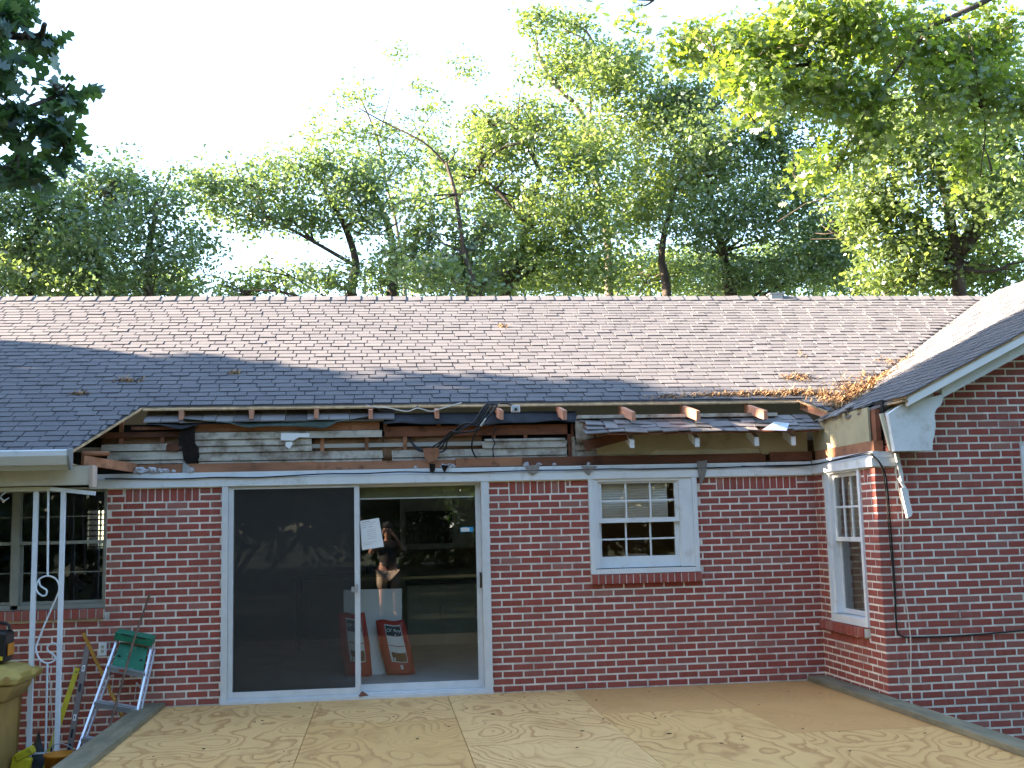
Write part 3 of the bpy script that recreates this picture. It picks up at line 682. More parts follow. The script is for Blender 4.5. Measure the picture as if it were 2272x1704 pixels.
# left eave: gutter, fascia, soffit, porch beam
m = MB(); m.prism([(-.82, 2.345), (-.82, 2.215), (-.90, 2.215), (-.945, 2.29), (-.945, 2.335), (-.93, 2.345), (-.93, 2.30), (-.885, 2.228), (-.835, 2.228), (-.835, 2.345)], 'x', -9.1, -2.712); g = m.build('gutter', 'white_paint', house)
m = MB(); m.prism([(-.82, 2.36), (-.82, 2.17), (-.885, 2.17), (-.95, 2.29), (-.95, 2.345)], 'x', -2.711, -2.69); m.build('end_cap', 'grey_metal', g)
part('fascia_board', 'white_paint', -9.1, -2.70, -.815, -.79, 2.175, 2.345); part('soffit', 'beige_board', -9.1, -2.72, -.788, 0, 2.222, 2.234)
part('porch_beam', 'beam_paint', -9.1, -2.60, -.62, -.48, 2.05, 2.22); part('beam_end', 'cut_wood', -2.598, -2.568, -.63, -.47, 2.03, 2.223)
part('trim_strip', 'cream_paint', -9.1, -2.95, -.575, -.535, 2.002, 2.04)
m = MB(); m.beam((-2.955, -.555, 2.022), (-2.56, -.56, 1.972), .035, .036); m.build('trim_strip', 'wrought_white', house)
m = MB(); m.tube([(-2.69, -.55, 2.335), (-2.47, -.45, 2.335)], [.024, .022], 10); m.build('cardboard_tube', 'brown_lumber', house)
m = MB(); m.beam((-2.66, -.62, 2.268), (-2.34, .03, 2.228), .035, .085); m.build('lookout_board', 'brown_lumber', house)
part('frieze_board', 'cream_paint', -4.5, -2.58, -.02, .01, 2.04, 2.05)
# ------------------------------------------------------------------ windows and sliding door
def tf_back(s, d, z): return (s, d, z)
def tf_side(s, d, z): return (XC+d, -s, z)
def tf_gable(s, d, z): return (s, -WD+d, z)
def tbox(tf, s0, s1, d0, d1, z0, z1):
    m = MB(); p = [tf(s0, d0, z0), tf(s1, d0, z0), tf(s1, d1, z0), tf(s0, d1, z0), tf(s0, d0, z1), tf(s1, d0, z1), tf(s1, d1, z1), tf(s0, d1, z1)]; return m.hexa(p)
def pieces(tf, lst):
    m = MB()
    for b in lst: q = tbox(tf, *b); n = len(m.v); m.v += q.v; m.f += [tuple(n+i for i in f) for f in q.f]
    return m
def sash(win, tf, s0, s1, z0, z1, d, cols, rows, rail=.045, top=.035, bot=.05, mun=.016, mt='white_paint', gl='glass'):
    gs0, gs1, gz0, gz1 = s0+rail, s1-rail, z0+bot, z1-top; t = .035
    pieces(tf, [(s0, gs0, d, d+t, z0, z1), (gs1, s1, d, d+t, z0, z1), (gs0, gs1, d, d+t, z0, gz0), (gs0, gs1, d, d+t, gz1, z1)]).build('sash', mt, win)
    mu = []
    for i in range(1, cols): c = gs0+(gs1-gs0)*i/cols; mu.append((c-mun/2, c+mun/2, d+.004, d+.024, gz0, gz1))
    for j in range(1, rows):
        c = gz0+(gz1-gz0)*j/rows
        for i in range(cols):
            a = gs0+(gs1-gs0)*i/cols+(mun/2 if i else 0); b = gs0+(gs1-gs0)*(i+1)/cols-(mun/2 if i < cols-1 else 0); mu.append((a, b, d+.006, d+.022, c-mun/2, c+mun/2))
    if mu: pieces(tf, mu).build('muntin', mt, win)
    for i in range(cols):
        for j in range(rows):
            a, b = gs0+(gs1-gs0)*i/cols, gs0+(gs1-gs0)*(i+1)/cols; e, f = gz0+(gz1-gz0)*j/rows, gz0+(gz1-gz0)*(j+1)/rows
            m = MB(); m.quad(tf(a, d+.014, e), tf(b, d+.014, e), tf(b, d+.014, f), tf(a, d+.014, f)); m.build('pane', gl, win)
def win_root(name='window', label=None):
    o = bpy.data.objects.new(name, None); link(o, house); ORI[o.name] = Vector((0, 0, 0))
    if label: o['label'] = label
    return o
# kitchen window
kw = win_root('window', 'white six over six sash window with lowered blind')
pieces(tf_back, [(2.035, 2.082, -.030, .10, 1.10, 2.034), (3.088, 3.135, -.030, .10, 1.10, 2.034), (2.083, 2.128, -.016, .10, 1.155, 2.034), (2.955, 3.087, -.016, .10, 1.155, 2.034), (2.129, 2.954, -.016, .10, 2.008, 2.034)]).build('frame', 'white_paint', kw)
pieces(tf_back, [(2.083, 3.087, -.042, .10, 1.10, 1.146)]).build('sill', 'white_paint', kw)
sash(kw, tf_back, 2.129, 2.954, 1.598, 2.007, .012, 3, 2, .04, .02, .045); sash(kw, tf_back, 2.122, 2.954, 1.155, 1.635, .05, 3, 2, .042, .03, .11)
for i in range(14):
    z = 1.665+i*.0245; m = tbox(tf_back, 2.15, 2.86, .095, .118, z, z+.003)
    for q in (4, 5, 0, 1): m.v[q] = (m.v[q][0], m.v[q][1], m.v[q][2]-.021)
    m.build('blind_slat', 'blind_slat', kw)
# left window
lw = win_root('window', 'dark double sash window half hidden by the iron post')
pieces(tf_back, [(-4.35, -4.31, .0, .10, .93, 2.04), (-2.605, -2.585, .01, .10, .93, 2.04), (-3.44, -3.375, .005, .10, .97, 2.04), (-4.31, -3.44, .012, .10, .93, .968), (-3.375, -2.605, .012, .10, .93, .968)]).build('frame', 'dull_frame', lw)
pieces(tf_back, [(-4.35, -2.585, -.015, .10, .926, .929)]).build('sill', 'dull_frame', lw)
for a, b in ((-4.308, -3.442), (-3.373, -2.607)):
    sash(lw, tf_back, a, b, 1.525, 2.04, .022, 1, 2, .012, .03, .03, .008, 'dull_frame'); sash(lw, tf_back, a, b, .97, 1.555, .06, 1, 2, .022, .03, .03, .008, 'dull_frame', 'tinted_glass')
bw = win_root('window', 'far window seen through the dark room')
pieces(tf_back, [(-4.06, -3.3, 5.2, 5.28, 1.40, 1.43), (-4.06, -3.3, 5.2, 5.28, 1.95, 1.97), (-3.90, -3.885, 5.2, 5.28, 1.43, 1.95)]).build('frame', 'white_paint', bw)
for i in range(7): tbox(tf_back, -4.05, -3.31, 5.15, 5.19, 1.44+i*.075, 1.44+i*.075+.018).build('blind_slat', 'room_wall', bw)
# side window in the wing
sw = win_root('window', 'tall white sash window in the narrow wing side wall')
pieces(tf_side, [(.30, .352, -.022, .09, .60, 2.045), (1.085, 1.13, -.018, .09, .60, 2.045), (.352, 1.085, -.012, .09, 2.02, 2.045), (.352, .40, .0, .09, .68, 2.02), (1.04, 1.085, .0, .09, .68, 2.02)]).build('frame', 'white_paint', sw)
pieces(tf_side, [(.352, 1.085, -.022, .09, .60, .672)]).build('sill', 'white_paint', sw)
sash(sw, tf_side, .402, 1.038, 1.37, 2.018, .03, 3, 2, .04, .035, .04, .02); sash(sw, tf_side, .402, 1.038, .68, 1.40, .066, 1, 1, .035, .035, .045, .02, 'aluminium_frame', 'tinted_glass')
m = MB()
for i in range(41):
    yy = -.42-i*.0155; dd = XC+.17+.018*math.sin(i*.9)+.008*math.sin(i*2.3); m.v += [(dd, yy, .72), (dd, yy, 2.03)]
    if i: m.f.append((2*i-2, 2*i, 2*i+1, 2*i-1))
m.build('curtain', 'curtain', sw, True)
# gable window at the frame edge
gw = win_root('window', 'pale window casing at the far end of the gable wall')
pieces(tf_gable, [(5.77, 5.83, -.02, .09, .76, 2.205), (6.69, 6.75, -.02, .09, .76, 2.205), (5.83, 6.69, -.02, .09, 2.14, 2.205), (5.83, 6.69, -.03, .09, .76, .82)]).build('frame', 'white_paint', gw)
sash(gw, tf_gable, 5.832, 6.688, 1.46, 2.138, .02, 3, 2); sash(gw, tf_gable, 5.832, 6.688, .822, 1.49, .06, 3, 2)
part('partition_wall', 'room_wall', 4.55, 8.4, -1.25, -1.2, -.1, .06)
# sliding glass door
sd = win_root('sliding_door', 'wide two panel sliding glass door in a pale metal frame')
pieces(tf_back, [(-1.52, -1.463, -.03, .12, .0, 2.034), (.965, 1.04, -.03, .12, .0, 2.034), (-1.463, .965, -.01, .12, 2.026, 2.034)]).build('frame', 'aluminium_frame', sd)
pieces(tf_back, [(-1.52, 1.045, -.045, .12, -.06, .028), (-1.463, .965, -.004, .12, .029, .048)]).build('sill', 'aluminium_frame', sd)
def panel(s0, s1, d, z0, z1, st, bot, name, gl, mt='aluminium_frame'):
    p = bpy.data.objects.new(name, None)
    pieces(tf_back, [(s0, s0+st, d, d+.032, z0, z1), (s1-st, s1, d, d+.032, z0, z1), (s0+st, s1-st, d, d+.032, z0, z0+bot), (s0+st, s1-st, d, d+.032, z1-.022, z1)]).build(name+'_frame', mt, sd)
    m = MB(); m.quad((s0+st, d+.014, z0+bot), (s1-st, d+.014, z0+bot), (s1-st, d+.014, z1-.022), (s0+st, d+.014, z1-.022)); m.build('pane', gl, sd)
panel(-1.461, -.224, .0, .05, 2.024, .046, .055, 'screen', 'insect_screen')
panel(-1.459, -.226, .042, .05, 2.024, .046, .05, 'fixed_panel', 'glass')
panel(-.268, .963, .078, .05, 2.024, .05, .07, 'sliding_panel', 'glass')
m = MB(); m.tube(smooth_path([(.948, .052, 1.14), (.948, .02, 1.13), (.948, .02, 1.02), (.948, .052, 1.01)], 4), .011, 7); m.build('handle', 'black_rubber', sd, True)
part('latch', 'grey_metal', -.262, -.238, -.02, .0, .995, 1.075, parent=sd); part('latch', 'grey_metal', -.302, -.272, -.012, .0, 1.0, 1.05, parent=sd)
part('door_shade', 'blind_olive', -.22, .91, .125, .15, 1.90, 2.02, parent=sd); part('shade_rail', 'clean_white', -.22, .905, .12, .155, 1.885, 1.897, parent=sd)

# ================================================================== deck
deck = thing('wooden_deck', 'low deck floored with raw plywood sheets against the brick wall', 'deck', (1.1, -2.5, -.65))
XS = [-2.05, -.62, .60, 1.815, 3.03, 4.20]
SEAM = [[-2.52, -4.96], [-1.37, -3.81], [-2.60, -5.04], [-1.46, -3.90], [-2.66, -5.1]]
DY = -6.2
rs = random.Random(4)
for i in range(5):
    ys = [-.008]+[s for s in SEAM[i] if s > DY]+[DY]
    for a, b in zip(ys, ys[1:]):
        m = MB(); z = rs.uniform(-.0015, .0015)
        m.box(XS[i]+.0025, XS[i+1]-.0025, b+.0025, a-.0025, -.019+z, .0+z); m.build('plywood_sheet', 'plywood_smooth' if i > 2 and a > -1 else 'plywood', deck)
m = MB(); m.hexa([(-2.245, DY, .002), (-2.02, DY, .002), (-2.02, -.005, .002), (-2.245, -.005, .002), (-2.24, DY, .042), (-2.025, DY, .042), (-2.025, -.005, .042), (-2.24, -.005, .042)]); m.build('curb_board', 'treated_wood', deck)
m = MB(); m.prism([(4.165, .003), (4.355, .003), (4.355, .044), (4.345, .05), (4.178, .05), (4.167, .042)], 'y', DY, -.05); m.build('curb_board', 'treated_wood', deck)
for x0, x1 in ((-2.25, -2.21), (4.32, 4.36)):
    part('rim_joist', 'treated_wood', x0, x1, DY, -.01, -.26, -.021, parent=deck)
part('rim_joist', 'treated_wood', -2.21, 4.32, DY, DY+.04, -.26, -.021, parent=deck)
for i in range(15):
    x = -1.8+i*.41; part('joist', 'treated_wood', x, x+.038, DY+.04, -.01, -.23, -.021, parent=deck)
for x in (-2.23, 1.0, 4.34):
    for y in (-.4, -3.2, -6.0): part('post', 'treated_wood', x-.045 if x > 0 else x, x+.0 if x > 4 else x+.045, y-.045, y+.045, -.75, -.02, parent=deck)
# ================================================================== iron post
SCROLL = [(-3.027, 1.214), (-3.013, 1.166), (-2.96, 1.128), (-2.964, 1.086), (-2.995, 1.08), (-3.037, 1.114), (-3.048, 1.167), (-3.019, 1.23), (-2.953, 1.251), (-2.886, 1.226), (-2.853, 1.162), (-2.862, 1.088), (-2.939, 0.902), (-3.024, 0.675), (-3.033, 0.613), (-3.0, 0.529), (-2.933, 0.495), (-2.867, 0.524), (-2.844, 0.596), (-2.86, 0.648), (-2.897, 0.665), (-2.937, 0.641), (-2.931, 0.599), (-2.879, 0.561), (-2.868, 0.529)]
pt = thing('iron_porch_post', 'white wrought iron porch post with a scroll between two square bars', 'post', (-2.97, -.55, -.64))
for x in (-3.070, -2.836):
    m = MB(); m.hexa([(x-.019+.06*0, -.569, -.64), (x+.019, -.569, -.64), (x+.019, -.531, -.64), (x-.019, -.531, -.64), (x-.019-.0, -.569, 2.0), (x+.019, -.569, 2.0), (x+.019, -.531, 2.0), (x-.019, -.531, 2.0)]); m.build('bar', 'wrought_white', pt)
for q in ([(-2.968, -.55, 2.0), (-2.953, -.55, 1.25)], [(-2.935, -.55, .495), (-2.93, -.55, -.28)]):
    m = MB(); m.tube(q, .010, 6); m.build('centre_rod', 'wrought_white', pt)
m = MB(); m.tube(smooth_path([(x, -.55, z) for x, z in SCROLL], 5), .0085, 6); m.build('scroll', 'wrought_white', pt, True)
part('cross_bar', 'wrought_white', -3.068, -2.873, -.558, -.542, -.275, -.262, parent=pt); part('foot_plate', 'wrought_white', -3.15, -2.79, -.61, -.49, -.64, -.628, parent=pt)
m = MB(); m.tube(smooth_path([(-3.33, -.56, 2.0), (-3.37, -.56, 1.96), (-3.34, -.56, 1.925), (-3.30, -.56, 1.95)], 5), .005, 5); o = m.build('hook', 'wrought_white', None, True); tag(o, 'small bent white hook under the porch beam', 'hook')

# ================================================================== things leaning left of the deck
def lerp(a, b, t): return tuple(a[i]+(b[i]-a[i])*t for i in range(3))
# step ladder, folded and leaning
ld = thing('step_ladder', 'folded aluminium step ladder with green top leaning on the wall', 'ladder', (-2.5, -.75, -.62))
LT, RT, LB, RB = (-2.43, -.12, .66), (-2.125, -.12, .59), (-2.73, -.78, -.60), (-2.27, -.78, -.70)
for a, b in ((LT, LB), (RT, RB)):
    m = MB(); m.beam(a, b, .018, .05, (0, -1, .4)); m.build('rail', 'bright_aluminium', ld)
    m = MB(); m.beam((a[0]+.012, a[1]+.05, a[2]-.06), (b[0]+.012, b[1]+.10, b[2]), .014, .03, (0, -1, .4)); m.build('rear_rail', 'bright_aluminium', ld)
for t in (.20, .43, .655, .88):
    a, b = lerp(LT, LB, t), lerp(RT, RB, t); m = MB(); m.beam(a, b, .075, .045, (0, -.25, 1)); st = m.build('step', 'bright_aluminium', ld)
    for k in range(4):
        q = lerp(a, b, .05); q2 = lerp(a, b, .95); m = MB(); off = Vector((0, -.012-.014*k, .0235)); m.beam(Vector(q)+off, Vector(q2)+off, .005, .003, (0, 0, 1)); m.build('tread_rib', 'grey_metal', st)
for s, (a, b) in ((1, (LT, LB)), (-1, (RT, RB))):
    p = lerp(a, b, .235); q = (p[0]+s*.07, p[1]-.01, p[2]-.02); e = lerp(a, b, .30)
    m = MB(); m.beam(q, e, .012, .006); m.build('brace', 'bright_aluminium', ld)
    m = MB(); m.tube([q, (q[0]-.02, q[1]+.03, q[2]-.16)], .004, 5); m.build('spreader', 'bright_aluminium', ld)
d = (Vector(RT)-Vector(LT)).normalized()
m = MB(); m.beam(Vector(LT)-d*.015+Vector((0, -.02, .03)), Vector(RT)+d*.015+Vector((0, -.02, .03)), .13, .07, (0, -.2, 1)); tp = m.build('top_cap', 'green_plastic', ld)
for t in (.28, .72):
    c = Vector(lerp(LT, RT, t))+Vector((0, -.088, .045)); m = MB(); m.beam(c-d*.045, c+d*.045, .008, .012); m.build('slot', 'black_rubber', tp)
a, b = lerp(LT, LB, .03), lerp(RT, RB, .03); a2, b2 = lerp(LT, LB, .185), lerp(RT, RB, .185)
m = MB(); o_ = Vector((0, -.01, 0)); m.hexa([Vector(a2)+d*.03+o_, Vector(b2)-d*.03+o_, Vector(b2)-d*.03+Vector((0, .02, 0)), Vector(a2)+d*.03+Vector((0, .02, 0)), Vector(a)+d*.03+o_, Vector(b)-d*.03+o_, Vector(b)-d*.03+Vector((0, .02, 0)), Vector(a)+d*.03+Vector((0, .02, 0))]); sh = m.build('pail_shelf', 'green_plastic', ld)
for t in (.2, .8):
    c = Vector(lerp(lerp(a, a2, .55), lerp(b, b2, .55), t))+Vector((0, -.014, 0)); m = MB(); m.beam(c-d*.012, c+d*.012, .006, .014); m.build('slot', 'black_rubber', sh)
m = MB(); p = lerp(LT, LB, .20); q = lerp(RT, RB, .20); c = Vector(lerp(p, q, .38))+Vector((0, -.042, 0)); m.beam(c-d*.022, c+d*.022, .004, .016); m.build('label_plate', 'red_bag', ld)
# grey box level
lv = thing('spirit_level', 'long grey box spirit level leaning beside the ladder', 'spirit level', (-2.79, -.45, -.6))
A, B = (-2.722, -.05, .58), (-2.80, -.48, -.60)
m = MB(); m.beam(A, B, .05, .022, (0, -1, .3)); m.build('body', 'level_grey', lv)
for t in (.16, .51, .85):
    p, q = lerp(A, B, t-.022), lerp(A, B, t+.022); of = Vector((0, -.013, .003)); m = MB(); m.beam(Vector(p)+of, Vector(q)+of, .026, .004, (0, -1, .3)); fr = m.build('vial_frame', 'clean_white', lv)
    m = MB(); of = Vector((0, -.017, .004)); m.beam(Vector(lerp(A, B, t-.012))+of, Vector(lerp(A, B, t+.012))+of, .010, .004, (0, -1, .3)); m.build('vial', 'level_grey', lv)
for t in (.30, .62, .72):
    m = MB(); of = Vector((0, -.012, .003)); m.beam(Vector(lerp(A, B, t-.03))+of, Vector(lerp(A, B, t+.03))+of, .022, .003, (0, -1, .3)); m.build('grip_hole', 'black_rubber', lv)
yl = thing('yellow_level', 'yellow flat straightedge leaning behind the iron post', 'straightedge', (-2.95, -.5, -.6))
m = MB(); A, B = (-2.803, -.06, .39), (-3.00, -.50, -.56); m.beam(A, B, .046, .012, (0, -1, .3)); m.build('blade', 'yellow_paint', yl)
m = MB(); c = Vector(lerp(A, B, .03))+Vector((0, -.009, .002)); m.beam(c, Vector(lerp(A, B, .042))+Vector((0, -.009, .002)), .012, .003, (0, -1, .3)); m.build('hang_hole', 'black_rubber', yl)
m = MB(); m.beam(Vector(lerp(A, B, .66))+Vector((.012, -.008, 0)), Vector(lerp(A, B, .76))+Vector((.012, -.008, 0)), .02, .004, (0, -1, .3)); m.build('cut_out', 'black_rubber', yl)
m = MB(); m.tube([(-2.77, -.02, .70), (-2.06, -.42, -.55)], [.016, .017], 9); o = m.build('wooden_pole', 'varnished_pole', None, True); tag(o, 'varnished yellow wooden pole slanting behind the ladder', 'pole')
m = MB(); m.tube([(-2.178, -.02, 1.04), (-2.19, -.05, .98)], .011, 8); m.tube([(-2.19, -.048, .985), (-2.265, -.24, .65), (-2.385, -.64, -.1), (-2.46, -.92, -.60)], [.010, .010, .011, .011], 8); o = m.build('steel_rod', 'rusty_steel', None, True); tag(o, 'thin rusty steel rod propped across the step ladder', 'rod')
m = MB(); m.tube([(-3.0, -.25, .38), (-2.93, -.35, -.1), (-2.9, -.42, -.55)], .004, 5); o = m.build('thin_stick', 'white_wire', None); tag(o, 'thin pale stick behind the scroll post', 'stick')
# bin with lid
bn = thing('wheeled_bin', 'tan wheeled bin at the left edge behind the iron post', 'bin', (-3.45, -.78, -.63))
def loft(rings, name, mt, parent):
    m = MB()
    for x0, x1, y0, y1, z in rings: m.v += [(x0, y0, z), (x1, y0, z), (x1, y1, z), (x0, y1, z)]
    for i in range(len(rings)-1):
        for k in range(4): m.f.append((4*i+k, 4*i+(k+1) % 4, 4*i+4+(k+1) % 4, 4*i+4+k))
    n = len(m.v); m.f += [(3, 2, 1, 0), (n-4, n-3, n-2, n-1)]
    o = m.build(name, mt, parent); bv = o.modifiers.new('b', 'BEVEL'); bv.width = .015; bv.segments = 2; return o
loft([(-3.72, -3.19, -1.0, -.50, -.62), (-3.75, -3.16, -1.03, -.47, .24)], 'body', 'bin_tan', bn)
loft([(-3.79, -3.12, -1.07, -.43, .242), (-3.80, -3.06, -1.08, -.42, .335), (-3.80, -3.06, -1.08, -.42, .375)], 'collar', 'bin_tan', bn)
loft([(-3.84, -3.03, -1.10, -.40, .378), (-3.84, -3.0, -1.10, -.40, .44), (-3.75, -3.10, -1.0, -.5, .50), (-3.6, -3.25, -.85, -.62, .535)], 'lid', 'bin_lid', bn)
m = MB(); m.beam((-3.05, -.96, .43), (-2.93, -.96, .475), .10, .045); m.build('hinge_arm', 'bin_lid', bn)
m = MB(); m.tube([(-3.10, -1.125, .43), (-3.10, -1.09, .43)], .026, 12); m.build('hinge_pin', 'bin_tan', bn)
tb = thing('tool_case', 'black and yellow tool case standing on the bin lid', 'tool case', (-3.32, -.8, .545))
loft([(-3.46, -3.19, -.90, -.68, .545), (-3.47, -3.18, -.91, -.67, .79), (-3.45, -3.20, -.89, -.69, .81)], 'body', 'black_rubber', tb)
part('band', 'orange_plastic', -3.178, -3.172, -.86, -.70, .60, .70, parent=tb); part('band', 'yellow_paint', -3.45, -3.20, -.917, -.911, .57, .60, parent=tb)
m = MB(); m.tube(smooth_path([(-3.42, -.79, .80), (-3.40, -.79, .86), (-3.22, -.79, .865), (-3.18, -.79, .80)], 5), .013, 8); m.build('handle', 'black_rubber', tb, True)
# bucket and odds and ends on the ground
bk = thing('orange_bucket', 'orange bucket with a wire handle below the spirit levels', 'bucket', (-2.78, -.62, -.63))
def lathe(prof, c, n=20):
    m = MB()
    for r_, z in prof:
        for k in range(n): a = 2*math.pi*k/n; m.v.append((c[0]+r_*math.cos(a), c[1]+r_*math.sin(a), z))
    for i in range(len(prof)-1):
        for k in range(n): m.f.append((i*n+k, i*n+(k+1) % n, (i+1)*n+(k+1) % n, (i+1)*n+k))
    m.f.append(tuple(range(n-1, -1, -1))); return m
lathe([(.105, -.62), (.125, -.27), (.133, -.268), (.133, -.25), (.118, -.25), (.10, -.55)], (-2.77, -.70)).build('body', 'orange_plastic', bk, True)
m = MB(); m.tube(smooth_path([(-2.90, -.70, -.27), (-2.86, -.72, -.20), (-2.76, -.73, -.165), (-2.68, -.72, -.20), (-2.64, -.70, -.27)], 5), .004, 6); m.build('bail_handle', 'grey_metal', bk, True)
def rag(name, label, mt, c, r, h, seed):
    rs = random.Random(seed); m = MB(); n, k = 14, 5
    for j in range(k+1):
        t = j/k
        for i in range(n):
            a = 2*math.pi*i/n; q = r*(1-t**1.6)*(1+.25*math.sin(3*a+seed)+rs.uniform(-.12, .12)); m.v.append((c[0]+q*math.cos(a), c[1]+q*math.sin(a)*.7, c[2]+h*t*(1+.3*math.sin(2*a+seed*2))))
    for j in range(k):
        for i in range(n): m.f.append((j*n+i, j*n+(i+1) % n, (j+1)*n+(i+1) % n, (j+1)*n+i))
    o = m.build(name, mt, None, True); return tag(o, label, 'rag' if 'cloth' in mt else 'sack')
rag('blue_rag', 'crumpled pale blue rag on the ground by the bin', 'cloth_blue', (-3.22, -1.15, -.63), .20, .24, 1)
rag('dark_sack', 'dark crumpled sack on the ground behind the bin', 'dark_cloth', (-3.05, -.35, -.63), .22, .42, 2)
rag('grey_sack', 'slumped grey sack beside the bucket at the wall', 'dark_cloth', (-2.52, -.38, -.63), .16, .32, 5)
m = MB(); m.beam((-3.12, -.72, -.27), (-2.98, -.72, -.20), .10, .07); m.beam((-3.16, -.72, -.33), (-3.0, -.74, -.36), .06, .18); o = m.build('power_tool', 'yellow_paint'); o.modifiers.new('b', 'BEVEL').width = .012; tag(o, 'yellow power tool lying between bin and iron post', 'tool')
m = MB(); m.tube(smooth_path([(-2.70, -.95, -.6), (-2.60, -1.0, -.50), (-2.45, -1.0, -.46), (-2.35, -.98, -.52), (-2.4, -.9, -.6)], 6), .010, 7); o = m.build('extension_lead', 'orange_plastic', None, True); tag(o, 'orange extension cord coiled beside the deck', 'cable')
# wall socket (part of the house)
ot = win_root('wall_socket', 'white outdoor socket plate on the brick left of the ladder')
part('cover_plate', 'clean_white', -2.633, -2.562, -.010, .004, .490, .606, parent=ot)
for z in (.515, .555): part('outlet', 'cream_paint', -2.612, -2.583, -.014, -.0101, z, z+.028, parent=ot)

# ================================================================== cables
def cable(name, label, pts, r, mt, n=5):
    m = MB(); m.tube(smooth_path(pts, n), r, 6); o = m.build(name, mt, None, True); return tag(o, label, 'cable')
rs = random.Random(9)
cable('fascia_cable', 'black cable stapled along the white board above the brick wall', [(-2.60+i*.345, -.046, 2.128+rs.uniform(-.006, .006)-.012*math.sin(i*.55)*(i < 9)) for i in range(20)]+[(4.30, -.10, 2.135), (4.322, -.5, 2.137), (4.322, -1.0, 2.145), (4.32, -1.40, 2.15), (4.36, -1.478, 2.12), (4.44, -1.475, 2.0), (4.475, -1.45, 1.78), (4.485, -1.445, 1.0), (4.475, -1.445, .66), (4.50, -1.445, .56), (4.64, -1.445, .535), (5.14, -1.445, .535), (5.8, -1.445, .565)], .0075, 'black_rubber')
cable('second_cable', 'thinner black cable running beside the first down the wing corner', [(3.6, -.05, 2.135), (4.0, -.055, 2.122), (4.315, -.13, 2.128), (4.318, -.7, 2.146), (4.315, -1.40, 2.165), (4.35, -1.482, 2.13), (4.42, -1.478, 2.02), (4.455, -1.452, 1.80), (4.463, -1.448, 1.4), (4.475, -1.448, 1.0), (4.470, -1.448, .7)], .0055, 'black_rubber')
cable('white_wire', 'thin white wire hanging down the gable brick near the corner', [(4.555, -1.50, 2.06), (4.548, -1.48, 1.95), (4.578, -1.47, 1.77), (4.592, -1.46, 1.65), (4.578, -1.45, 1.3), (4.563, -1.45, .98), (4.585, -1.45, .71), (4.592, -1.45, .475), (4.572, -1.45, .206), (4.571, -1.45, -.1), (4.60, -1.46, -.6)], .005, 'white_wire')
for i, (dx, dz, r_) in enumerate(((0, 0, .011), (.02, .01, .009), (.035, -.012, .009), (-.015, .012, .008))):
    cable('hanging_cable', ('thick black cable hanging from the cut eave in a long loop', 'black cable second in the bundle hanging from the eave', 'black cable lowest in the bundle hanging from the eave', 'thin black cable on the upper side of the hanging bundle')[i],
          [(1.14+dx*.3, -.02, 2.80), (1.04+dx, -.09, 2.772+dz), (.971+dx, -.10, 2.678+dz), (.917+dx, -.10, 2.60+dz), (.80+dx*(1+i), -.08, 2.60-.03*i+dz), (.697+dx, -.03, 2.52+dz), (.613+dx, .02, 2.45), (.498+dx*3, .05, 2.352+dz), (.364+dx, .06, 2.356+dz), (.294, .09, 2.44), (.28, .16, 2.50)], r_, 'black_rubber')['group'] = 'cables hanging from the eave'
cable('taped_cable', 'black cable with white tape curving down over the siding', [(1.14, -.05, 2.78), (1.055, -.11, 2.676), (.937, -.10, 2.532), (.893, -.02, 2.449), (.890, .05, 2.356), (.931, .07, 2.267)], .009, 'black_rubber')
cable('tape_wrap', 'white taped stretch of a hanging cable', [(1.02, -.112, 2.645), (.99, -.11, 2.60), (.965, -.108, 2.57)], .012, 'white_wire')
cable('eave_wire', 'pale grey wires slung between rafters under the roof edge', [(-.15, -.03, 2.80), (-.05, -.06, 2.775), (.061, -.06, 2.767), (.247, -.07, 2.729), (.351, -.06, 2.760), (.475, -.075, 2.726), (.56, -.08, 2.745), (.789, -.01, 2.815)], .006, 'white_wire')
cable('eave_wire', 'dark wire sagging beside the pale wires under the roof edge', [(-.12, -.02, 2.81), (.0, -.03, 2.745), (.15, -.05, 2.738), (.30, -.05, 2.752), (.36, .0, 2.79)], .006, 'black_rubber')
cable('loose_wire', 'short loose black wire dangling against the white siding', [(1.13, .05, 2.58), (1.10, .07, 2.47), (1.12, .07, 2.42), (1.10, .075, 2.36), (1.105, .075, 2.27)], .0055, 'black_rubber')
jb = thing('junction_box', 'grey metal junction box dangling under the roof edge', 'junction box', (1.31, -.1, 2.69))
m = MB(); m.box(1.27, 1.355, -.15, -.08, 2.70, 2.765); o = m.build('body', 'bright_aluminium', jb); o.modifiers.new('b', 'BEVEL').width = .005
part('knockout', 'black_rubber', 1.30, 1.325, -.154, -.1505, 2.715, 2.74, parent=jb)
m = MB(); m.tube(smooth_path([(1.29, -.12, 2.765), (1.24, -.09, 2.79), (1.17, -.05, 2.80)], 5), .009, 6); m.build('lead', 'black_rubber', jb, True)
